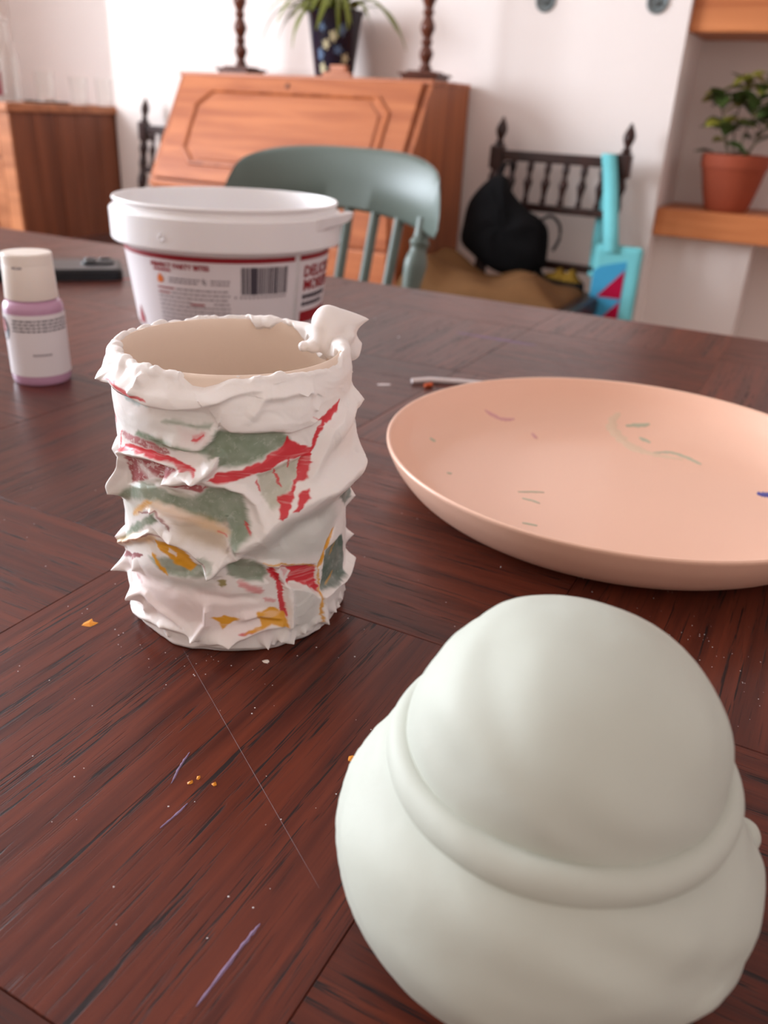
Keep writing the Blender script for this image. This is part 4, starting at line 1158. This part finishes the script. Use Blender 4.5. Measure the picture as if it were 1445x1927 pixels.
box('back_panel', bx0 + .022, bx1 - .022, yb - .012, yb, .05, zt, M_PINE_V, bureau)
# sloping lid in its own plane: u along X, v up the slope
lid_len = math.hypot(yt - yf, zt - zs); ang = math.atan2(zt - zs, yt - yf)
def slope(x, v, h):
    """x across, v up the slope from its foot, h proud of the lid"""
    return (x, yf + v * math.cos(ang) - h * math.sin(ang), zs + v * math.sin(ang) + h * math.cos(ang))
lx0, lx1 = bx0 + .024, bx1 - .024
def slab(name, outline, h0, h1, m, parent, bev=0.0):
    n = len(outline); V = [slope(x, v, h0) for x, v in outline] + [slope(x, v, h1) for x, v in outline]
    F = [tuple(range(n)), tuple(reversed(range(n, 2 * n)))] + [(i, n + i, n + (i + 1) % n, (i + 1) % n) for i in range(n)]
    o = mesh_obj(name, V, F, m, parent)
    bm = bmesh.new(); bm.from_mesh(o.data); bmesh.ops.recalc_face_normals(bm, faces=bm.faces[:])
    if bev:
        es = [e for e in bm.edges]
        bmesh.ops.bevel(bm, geom=es, offset=bev, segments=2, affect='EDGES')
    bm.to_mesh(o.data); bm.free(); return o
fall = slab('fall_front', [(lx0, 0), (lx1, 0), (lx1, lid_len), (lx0, lid_len)], -.006, .014, M_PINE, bureau, .003)
def octa(i, c): return [(lx0 + i + c, .055 + (i - .085) * .6), (lx1 - i - c, .055 + (i - .085) * .6), (lx1 - i, .055 + (i - .085) * .6 + c), (lx1 - i, lid_len - .055 - (i - .085) * .6 - c), (lx1 - i - c, lid_len - .055 - (i - .085) * .6), (lx0 + i + c, lid_len - .055 - (i - .085) * .6), (lx0 + i, lid_len - .055 - (i - .085) * .6 - c), (lx0 + i, .055 + (i - .085) * .6 + c)]
def frame_ring(name, a, b2, h0, h1, m, parent):
    n = len(a); V = [slope(x, v, h0) for x, v in a] + [slope(x, v, h1) for x, v in b2]
    F = [(i, (i + 1) % n, n + (i + 1) % n, n + i) for i in range(n)]
    return mesh_obj(name, V, F, m, parent)
def closed_ring(name, loops, m, parent):
    n = len(loops[0][0]); V = []; F = []
    for o2, h in loops: V += [slope(x, v, h) for x, v in o2]
    for l in range(len(loops) - 1):
        for i in range(n): F.append((l * n + i, l * n + (i + 1) % n, (l + 1) * n + (i + 1) % n, (l + 1) * n + i))
    o = mesh_obj(name, V, F, m, parent)
    bm = bmesh.new(); bm.from_mesh(o.data); bmesh.ops.recalc_face_normals(bm, faces=bm.faces[:]); bm.to_mesh(o.data); bm.free(); return o
closed_ring('panel_moulding', [(octa(.078, .050), .0141), (octa(.082, .050), .021), (octa(.092, .049), .022), (octa(.100, .048), .0142)], M_PINE_V, fall)
slab('raised_panel', octa(.112, .046), .014, .019, M_PINE, fall, .002)
V, F = lathe_data([(.008, 0), (.008, .002), (.003, .002), (.003, .0005), (0, .0005)], 20)
kx = -1.66
kp = slope(kx, lid_len - .030, .014)
mesh_obj('keyhole', V, F, M_CANDLE, fall, True, Matrix.Translation(kp) @ Matrix.Rotation(-(PI / 2 - ang) + PI / 2 - PI / 2 + (PI / 2 - ang) + ang, 4, 'X'))
box('lid_tab', -1.545, -1.445, yt - .006, yt + .016, zt + .014, zt + .026, M_PINE, bureau, .002)
box('lid_tab', -1.518, -1.462, yt - .006, yt + .016, zt + .026, zt + .046, M_PINE, bureau, .003)
# case below the lid: rail, drawers with knobs
box('lid_rail', bx0 + .0, bx1 - .0, yf - .012, yf + .02, zs - .022, zs - .002, M_PINE, bureau, .003)
dz = [(zs - .14, zs - .03), (zs - .34, zs - .15), (zs - .56, zs - .35)]
for z0, z1 in dz:
    d = box('drawer', bx0 + .03, bx1 - .03, yf - .006, yf + .02, z0, z1, M_PINE, bureau, .004)
    for kx in (bx0 + .20, bx1 - .20):
        V, F = lathe_data(smooth_profile([(.006, 0), (.006, .008), (.015, .014), (.016, .020), (.010, .026), (0, .027)], 4), 20)
        mesh_obj('knob', V, F, M_PINE_V, d, True, Matrix.Translation((kx, yf - .006, (z0 + z1) / 2)) @ Matrix.Rotation(PI / 2, 4, 'X'))
box('plinth', bx0, bx1, yf - .004, yb, 0, zs - .57, M_PINE, bureau, .003)
box('case_front', bx0 + .022, bx1 - .022, yf + .004, yf + .024, zs - .57, zs - .02, M_PINE_V, bureau)

# ------------------------------------------------------------------ candlesticks on the bureau
def candlestick(loc, label):
    t = thing('candlestick', label, 'candlestick', loc, .1, 'turned candlesticks on the bureau')
    bm = bmesh.new(); box_into(bm, -.058, .058, -.058, .058, 0, .012, .003); box_into(bm, -.066, .066, -.066, .066, .012, .020, .003); box_into(bm, -.045, .045, -.045, .045, .020, .026, .003)
    bm_obj('base', bm, M_CANDLE, t)
    p = [(.016, .026), (.020, .034), (.013, .046), (.018, .060), (.022, .075), (.014, .090), (.012, .096)]
    z = .096
    for k in range(5):
        p += [(.013, z), (.018, z + .008), (.013, z + .016), (.015, z + .026), (.023, z + .046), (.016, z + .066), (.012, z + .074)]; z += .078
    p += [(.018, z + .006), (.036, z + .014), (.038, z + .020), (.020, z + .026), (.019, z + .05), (.012, z + .05)]
    lathe('stem', smooth_profile(p, 3), M_CANDLE, t, 24)
    return t
candlestick((-1.968, 2.645, zt + .014), 'dark turned wooden candlestick left of the navy plant pot')
candlestick((-1.240, 2.600, zt + .014), 'dark turned wooden candlestick right of the navy plant pot')

# ------------------------------------------------------------------ navy pot with trailing plant
npot = thing('potted_fern', 'navy glazed flower pot with trailing green fronds on bureau', 'potted plant', (-1.605, 2.665, zt + .014))
npot.scale = (1, 1, .94)
lathe('pot', [(0, .002), (.060, 0), (.063, .004), (.088, .190), (.094, .196), (.096, .206), (.091, .208), (.085, .204), (.082, .18), (0, .18)], M_NAVY, npot, 48, caps=False)
def on_pot(deg, z, lift=.0006):
    a = math.radians(deg); r = .063 + (.088 - .063) * z / .190 + lift; return (r * math.cos(a), r * math.sin(a), z)
for dg, z, rx, rz, mm in ((-62, .125, 9, .016, M_CREAMG), (-42, .145, 8, .018, M_BLUEG), (-80, .100, 8, .014, M_CREAMG), (-96, .070, 8, .018, M_BLUEG), (-50, .085, 10, .012, M_BLUEG), (-88, .150, 7, .012, M_BLUEG), (-92, .028, 9, .016, M_CREAMG), (-30, .06, 9, .014, M_CREAMG)):
    pts = [on_pot(dg + rx * math.cos(t) * (1 + .3 * math.cos(5 * t)), z + rz * math.sin(t) * (1 + .3 * math.cos(5 * t))) for t in [2 * PI * q / 30 for q in range(30)]]
    mesh_obj('painted_flower', [on_pot(dg, z, .001)] + pts, [(0, 1 + q, 1 + (q + 1) % 30) for q in range(30)], mm, npot, True)
lathe('soil', [(.0835, .186), (.05, .192), (0, .194)], M_SOIL, npot, 24, caps=False)
def frond_mesh(L, droop, w):
    V = []; F = []; n = 12
    for i in range(n + 1):
        t = i / n
        x = L * (t - .25 * t * t * droop); z = L * (.75 * t - droop * t * t)
        ww = w * math.sin(PI * min(1, .12 + .86 * t)) ** .8
        V += [(x, -ww, z - .25 * ww), (x, 0, z), (x, ww, z - .25 * ww)]
    for i in range(n):
        a = 3 * i; F += [(a, a + 1, a + 4, a + 3), (a + 1, a + 2, a + 5, a + 4)]
    me = bpy.data.meshes.new('frond'); me.from_pydata(V, [], F); me.polygons.foreach_set('use_smooth', [True] * len(F)); me.materials.append(M_FROND)
    return me
fms = [frond_mesh(.20, .95, .011), frond_mesh(.26, 1.15, .012), frond_mesh(.16, .7, .010)]
for k in range(76):
    o = bpy.data.objects.new('frond', fms[k % 3]); COLL.objects.link(o); o.parent = npot
    a = k * 2.399 + random.uniform(-.2, .2); r = random.uniform(.01, .07)
    o.location = (r * math.cos(a), r * math.sin(a), .188); o.rotation_euler = (random.uniform(-.2, .2), random.uniform(-.6, .12), a)
    s = random.uniform(.75, 1.05) * (.45 if math.sin(a) > .1 else 1); o.scale = (s, s, s)

# ------------------------------------------------------------------ carved spindle-back chairs
def carved_chair(loc, rz, label):
    t = thing('carved_chair', label, 'chair', loc, rz, 'dark carved spindle-back chairs')
    hw = .203
    lean = lambda z: .0 if z < .44 else (z - .44) * .17
    def turned(name, x, y, zs_, prof, segs=14):
        V, F = lathe_data(smooth_profile(prof, 3), segs)
        V = [(v[0] + x, v[1] + y + lean(v[2]), v[2]) for v in V]
        return sharp(mesh_obj(name, V, F, M_DARKWOOD, t, True), 40)
    for s in (-1, 1):
        p = [(.019, 0), (.019, .06), (.013, .10), (.019, .20), (.014, .30), (.020, .38), (.020, .50), (.013, .515), (.019, .56), (.014, .60), (.021, .64), (.013, .675), (.018, .70), (.013, .73), (.020, .755), (.014, .775), (.016, .785)]
        turned('back_post', s * hw, 0, 0, p)
        bm = bmesh.new(); box_into(bm, s * hw - .021, s * hw + .021, lean(.815) - .019, lean(.815) + .019, .782, .850, .005); bm_obj('post_block', bm, M_DARKWOOD, t)
        f = turned('finial', s * hw, 0, 0, [(.010, .850), (.016, .856), (.009, .866), (.014, .880), (.018, .895), (.013, .912), (.007, .922), (.004, .930), (0, .933)])
    def rail(name, z0, z1, d=.012):
        bm = bmesh.new(); box_into(bm, -hw + .012, hw - .012, lean((z0 + z1) / 2) - d, lean((z0 + z1) / 2) + d, z0, z1, .003); bm_obj(name, bm, M_DARKWOOD, t)
    rail('top_rail', .808, .838); rail('middle_rail', .668, .690); rail('lower_rail', .505, .528)
    for k in range(6):
        x = -hw + .058 + k * (2 * hw - .116) / 5
        turned('spindle', x, 0, 0, [(.008, .688), (.011, .70), (.0075, .71), (.011, .735), (.015, .75), (.010, .762), (.007, .775), (.012, .792), (.009, .81)], 10)
    sb = bmesh.new(); box_into(sb, -.225, .225, -.42, .01, .40, .452, .012); bm_obj('seat', sb, M_DARKWOOD, t)
    for s in (-1, 1):
        turned('front_leg', s * .195, -.38, 0, [(.02, 0), (.014, .05), (.022, .12), (.014, .22), (.022, .32), (.02, .40)])
    return t
carved_chair((-0.818, 2.640, 0), math.radians(-2), 'dark carved spindle-back chair draped with bags and a coat')
c2 = carved_chair((-2.335, 2.650, 0), 0, 'dark carved spindle-back chair half hidden behind the bureau')
c2.scale = (.78, 1, 1)

# black slouchy bag hung on the left post (outline in metres, x right, z up)
bagpoly = [(-.060, .830), (-.030, .832), (-.018, .806), (.000, .780), (.035, .748), (.068, .728), (.092, .700), (.098, .640), (.092, .596), (.050, .570), (-.010, .566), (-.055, .582), (-.095, .610), (-.130, .645), (-.128, .700), (-.118, .755), (-.090, .800)]
sc = 1.0
bag = thing('shoulder_bag', 'slouchy black cloth bag hanging on the carved chair', 'bag', (-0.893, 2.560, 0), math.radians(6))
zoff = -.075
inflated('bag_body', [(x * 1.22, .56 + (z - .566) * 1.08 + zoff) for x, z in bagpoly], .060, M_BLACK, bag, None, 10, 96, .006)
tube('strap', spline([(.085, -.02, .652), (.120, -.03, .672), (.150, -.03, .650), (.155, -.03, .610), (.140, -.03, .575)], 6), .009, M_BLACK, bag, 8, .5)
tube('strap', spline([(-.055, .0, .765), (-.050, .03, .800), (-.040, .065, .805), (-.035, .080, .780)], 6), .008, M_BLACK, bag, 8, .5)

# brown coat heaped on the seat
def heap(name, x0, x1, y0, y1, f, m, parent, n=36):
    V = []; F = []
    for i in range(n + 1):
        for j in range(n + 1):
            a, b2 = i / n, j / n; V.append((x0 + a * (x1 - x0), y0 + b2 * (y1 - y0), f(a, b2)))
    for i in range(n):
        for j in range(n): F.append((i * (n + 1) + j, (i + 1) * (n + 1) + j, (i + 1) * (n + 1) + j + 1, i * (n + 1) + j + 1))
    base = len(V)
    for i in range(n + 1):
        for j in range(n + 1):
            v = V[i * (n + 1) + j]; V.append((v[0], v[1], .4535))
    for i in range(n):
        for j in range(n): F.append(tuple(reversed([base + k for k in (i * (n + 1) + j, (i + 1) * (n + 1) + j, (i + 1) * (n + 1) + j + 1, i * (n + 1) + j + 1)])))
    for i in range(n):
        for q in ((i * (n + 1), (i + 1) * (n + 1)), ((i + 1) * (n + 1) + n, i * (n + 1) + n), ((i + 1), i), (n * (n + 1) + i, n * (n + 1) + i + 1)):
            F.append((q[0], q[1], q[1] + base, q[0] + base))
    o = mesh_obj(name, V, F, m, parent, True)
    bm = bmesh.new(); bm.from_mesh(o.data); bmesh.ops.remove_doubles(bm, verts=bm.verts[:], dist=1e-5); bmesh.ops.recalc_face_normals(bm, faces=bm.faces[:]); bm.to_mesh(o.data); bm.free()
    return o
def coat_h(a, b2):
    edge = min(1, a * 7, (1 - a) * 6, b2 * 6, (1 - b2) * 6)
    h = .030 + .078 * math.exp(-((a - .12) / .16) ** 2) * (.6 + .4 * math.sin(b2 * 3)) + .020 * math.exp(-((a - .70) / .2) ** 2) + .010 * math.sin(a * 16 + b2 * 5) + .006 * math.sin(b2 * 14 - a * 9)
    return .455 + max(0, h) * math.sqrt(max(edge, 0))
coat = heap('brown_coat', -1.145, -.640, 2.28, 2.56, coat_h, M_BROWN, None)
tag(coat, 'brown coat heaped on the seat of the carved chair', 'coat')
scf = heap('patterned_scarf', -.790, -.660, 2.580, 2.632, lambda a, b2: .455 + .055 * math.sqrt(max(0, min(1, a * 4, (1 - a) * 4, b2 * 4, (1 - b2) * 4))) + .008 * math.sin(a * 20), M_YELLOWCLOTH, None, 20)
tag(scf, 'mustard and black cloth bundled at the chair seat beside tote bag', 'cloth')
tube('dark_fold', spline([(-.800, 2.582, .50), (-.775, 2.578, .478), (-.735, 2.578, .472), (-.690, 2.578, .470), (-.650, 2.58, .472)], 6), .013, M_BLACK, scf, 8)

# turquoise tote bag hung over the right end of the top rail
tote = thing('tote_bag', 'turquoise canvas tote bag with blue and crimson triangles', 'bag', (-0.560, 2.585, 0), math.radians(4))
bmt = bmesh.new(); box_into(bmt, -.068, .068, -.018, .018, .215, .605, .012); bm_obj('bag_body', bmt, M_TURQ, tote)
def strap(name, pts, w, th=.003):
    V = []; F = []
    P = spline(pts, 8)
    for p in P:
        for sx, sy in ((-w, -th), (w, -th), (w, th), (-w, th)): V.append((p[0] + sx, p[1] + sy, p[2]))
    n = len(P)
    for i in range(n - 1):
        for k in range(4): F.append((i * 4 + k, i * 4 + (k + 1) % 4, (i + 1) * 4 + (k + 1) % 4, (i + 1) * 4 + k))
    F += [(3, 2, 1, 0), tuple((n - 1) * 4 + k for k in range(4))]
    return mesh_obj(name, V, F, M_TURQ, tote, True)
strap('strap', [(-.020, -.020, .585), (-.035, -.012, .66), (-.070, .070, .78), (-.087, .092, .838), (-.089, .104, .848)], .022)
strap('strap', [(-.089, .104, .848), (-.090, .150, .835), (-.088, .158, .75), (-.085, .12, .62), (-.070, .05, .50)], .020)
def tri(name, pts, m): 
    return mesh_obj(name, [(x, -.0183, z) for x, z in pts] + [(x, -.0188, z) for x, z in pts], [tuple(range(len(pts))), tuple(reversed(range(len(pts), 2 * len(pts))))] + [(i, len(pts) + i, len(pts) + (i + 1) % len(pts), (i + 1) % len(pts)) for i in range(len(pts))], m, tote)
tri('blue_panel', [(-.064, .225), (.030, .225), (.030, .565), (-.010, .555), (-.045, .545), (-.064, .53)], M_BLUE)
for z in (.455, .365, .275):
    o = mesh_obj('crimson_triangle', [(-.045, -.0192, z), (.028, -.0192, z), (.028, -.0192, z + .085)], [(0, 1, 2)], M_CRIMSON, tote)

# ------------------------------------------------------------------ heart hooks high on the wall
def hook(x, z, label):
    t = thing('wall_hook', label, 'hook', (x, YW, z), 0, 'round grey heart hooks on the wall')
    rx = Matrix.Rotation(PI / 2, 4, 'X')
    V, F = lathe_data([(0, .0005), (.030, .0005), (.0315, .003), (.030, .006), (.0255, .006), (.0245, .0035), (0, .0035)], 40, caps=False)
    mesh_obj('disc', V, F, M_HOOK, t, True, rx)
    H = []
    for k in range(36):
        a = 2 * PI * k / 36; hx = 16 * math.sin(a) ** 3; hz = 13 * math.cos(a) - 5 * math.cos(2 * a) - 2 * math.cos(3 * a) - math.cos(4 * a)
        H.append((hx * .00082, hz * .00082))
    n = len(H); V = [(x2, -.0035, z2) for x2, z2 in H] + [(x2 * .75, -.0095, z2 * .75) for x2, z2 in H]
    F = [tuple(range(n, 2 * n))] + [(i, (i + 1) % n, n + (i + 1) % n, n + i) for i in range(n)]
    mesh_obj('heart', V, F, M_HOOK, t)
    tube('peg', [(0, -.006, -.004), (0, -.020, -.006), (0, -.024, .001)], [.0035, .0035, .003], M_HOOK, t, 10)
    return t
hook(-.947, 1.253, 'round grey heart hook nearer the bureau, high on the wall')
hook(-.614, 1.248, 'round grey heart hook nearer the alcove, high on the wall')

# ------------------------------------------------------------------ terracotta pot with shrub on the shelf
sp = thing('potted_shrub', 'small leafy shrub in a terracotta pot on pine shelf', 'potted plant', (-0.330, 2.925, 0.700))
lathe('pot', smooth_profile([(.058, 0), (.066, .012), (.080, .060), (.090, .105), (.0935, .118)], 4) + [(.0935, .122), (.0985, .124), (.1000, .156), (.0985, .162), (.093, .162), (.090, .150), (.088, .120), (.05, .118), (0, .118)], M_TERRA, sp, 40, angle=35)
lathe('soil', [(.0885, .140), (.05, .147), (0, .149)], M_SOIL, sp, 24, caps=False)
def leaf_mesh(m, L=.066, w=.019):
    V = []; F = []; n = 8
    for i in range(n + 1):
        t = i / n; ww = w * math.sin(PI * t) ** .75 if 0 < t < 1 else 0.0004
        z = -.25 * L * t * t
        V += [(L * t, -ww, z + .35 * ww), (L * t, 0, z), (L * t, ww, z + .35 * ww)]
    for i in range(n):
        a = 3 * i; F += [(a, a + 1, a + 4, a + 3), (a + 1, a + 2, a + 5, a + 4)]
    me = bpy.data.meshes.new('leaf'); me.from_pydata(V, [], F); me.polygons.foreach_set('use_smooth', [True] * len(F)); me.materials.append(m)
    return me
LM = [leaf_mesh(M_LEAF), leaf_mesh(M_LEAF, .054, .017), leaf_mesh(M_LEAFY, .050, .015)]
def add_leaf(p, a, tilt, kind, s=1.0):
    o = bpy.data.objects.new('leaf', LM[kind]); COLL.objects.link(o); o.parent = sp
    o.location = p; o.rotation_euler = (random.uniform(-.5, .5), tilt, a); o.scale = (s, s, s)
stems = [[(-.02, 0, .145), (-.045, -.005, .22), (-.070, -.01, .29), (-.075, -.01, .335)], [(-.01, .01, .145), (-.025, .02, .24), (-.020, .02, .33), (-.010, .02, .38)], [(.0, -.01, .145), (.015, -.01, .24), (.035, -.015, .32), (.045, -.02, .385)],
         [(.02, .0, .145), (.055, .01, .22), (.085, .01, .29), (.10, .01, .33)], [(-.015, -.01, .145), (-.04, -.03, .20), (-.055, -.04, .25)], [(.01, .02, .145), (.04, .03, .2), (.05, .03, .27)]]
for st in stems:
    P = spline(st, 6)
    tube('stem', P, [.0028 - .0014 * k / len(P) for k in range(len(P))], M_STEM, sp, 6)
    n = 14 if len(st) > 3 else 8
    for k in range(n):
        p = P[int(len(P) * (.42 + .57 * k / n)) if len(P) * (.42 + .57 * k / n) < len(P) else -1]
        add_leaf(tuple(p), k * 2.4 + random.uniform(-.4, .4), random.uniform(-.9, .35), 2 if (k > n - 4 or random.random() < .15) else random.choice((0, 1)), random.uniform(.95, 1.4))
for a in (2.6, 3.3, .2): add_leaf((-.04 + .03 * math.cos(a), -.03, .165), a, -.2, 1, 1.0)
add_leaf((-.052, -.02, .25), 2.9, -.05, 1, 1.15); add_leaf((-.045, -.02, .31), 3.0, .1, 1, 1.0); add_leaf((.02, -.04, .160), -.8, .1, 0, .9)

# ------------------------------------------------------------------ sideboard in the left alcove
SX, SZ = -2.725, .895
sfy = 2.275
side = thing('sideboard', 'brown wooden sideboard with a paler top in the alcove', 'sideboard', (0, 0, 0))
box('top', WL + .03, SX + .012, sfy - .015, YA - .005, SZ - .028, SZ, M_OAKL, side, .004)
box('carcass', WL + .04, SX - .016, sfy + .012, YA - .01, .06, SZ - .028, M_OAK, side)
n = 5
for k in range(n):           # boarded side
    y0 = sfy + .012 + k * (YW - .004 - sfy - .012) / n; y1 = sfy + .012 + (k + 1) * (YW - .004 - sfy - .012) / n
    box('side_board', SX - .016, SX, y0 + .001, y1 - .001, .06, SZ - .028, M_OAK, side, .0015)
box('front_stile', SX - .065, SX, sfy, sfy + .012, .06, SZ - .028, M_OAKL, side, .002)
d = box('door', SX - .46, SX - .067, sfy, sfy + .012, .08, SZ - .19, M_OAKL, side, .003)
box('door_panel', SX - .40, SX - .13, sfy - .006, sfy, .16, SZ - .27, M_OAK, d, .004)
dr = box('drawer', SX - .46, SX - .067, sfy, sfy + .012, SZ - .18, SZ - .035, M_OAKL, side, .003)
V, F = lathe_data(smooth_profile([(.006, 0), (.006, .008), (.014, .014), (.014, .020), (0, .025)], 4), 16)
mesh_obj('knob', V, F, M_OAK, dr, True, Matrix.Translation((SX - .26, sfy, SZ - .105)) @ Matrix.Rotation(PI / 2, 4, 'X'))
box('plinth', WL + .05, SX - .02, sfy + .03, YA - .02, 0, .06, M_OAK, side)

# glassware on the sideboard
def glass_bottle(x, y, h, r, label, lab=None):
    t = thing('glass_bottle', label, 'bottle', (x, y, SZ), 0, 'clear glass bottles on the sideboard')
    out = smooth_profile([(r - .003, 0), (r, .004), (r, h * .52), (r * .9, h * .60), (r * .45, h * .74), (r * .36, h * .80), (r * .36, h * .97), (r * .42, h)], 5)
    inn = [(max(q[0] - .003, .004), max(q[1], .004)) for q in reversed(out)]
    lathe('glass_body', [(0, 0)] + out + inn + [(0, .004)], M_GLASS, t, 32, caps=False)
    if lab:
        V = []; F = []
        for k in range(33):
            a = 2 * PI * k / 32; V += [((r + .0006) * math.cos(a), (r + .0006) * math.sin(a), .02), ((r + .0006) * math.cos(a), (r + .0006) * math.sin(a), h * .30)]
        for k in range(32): F.append((2 * k, 2 * k + 2, 2 * k + 3, 2 * k + 1))
        mesh_obj('paper_label', V, F, lab, t, True)
    lathe('stopper', [(r * .34, h * .99), (r * .4, h + .004), (r * .4, h + .016), (0, h + .018)], M_GLASS, t, 16)
    return t
glass_bottle(-2.97, 2.415, .34, .042, 'clear glass bottle with a raspberry pink label', M_PINKLABEL)
glass_bottle(-3.02, 2.555, .28, .036, 'plain clear glass bottle beside the pink labelled one')
def tumbler(x, y, h, r, label):
    pr2 = [(0, 0), (r * .86, 0), (r * .9, .003), (r, h), (r - .0016, h), (r * .88, .010), (0, .009)]
    o = lathe('glass_tumbler', pr2, M_GLASS, None, 32, (x, y, SZ), caps=False); return tag(o, label, 'glass', 'glass tumblers on the sideboard')
tray = box('coaster', -2.955, -2.835, 2.55, 2.67, SZ, SZ + .008, M_PHONE, None, .002); tag(tray, 'small dark tray under the nearest glass tumbler', 'tray')
for x, y, h, r, lb, z in ((-2.895, 2.61, .105, .036, 'nearest glass tumbler standing on the dark tray', .008), (-2.85, 2.74, .10, .033, 'middle glass tumbler on the sideboard', 0), (-2.80, 2.83, .10, .033, 'glass tumbler closest to the wall corner', 0)):
    o = tumbler(0, 0, h, r, lb)
    o.location = (x, y, z)
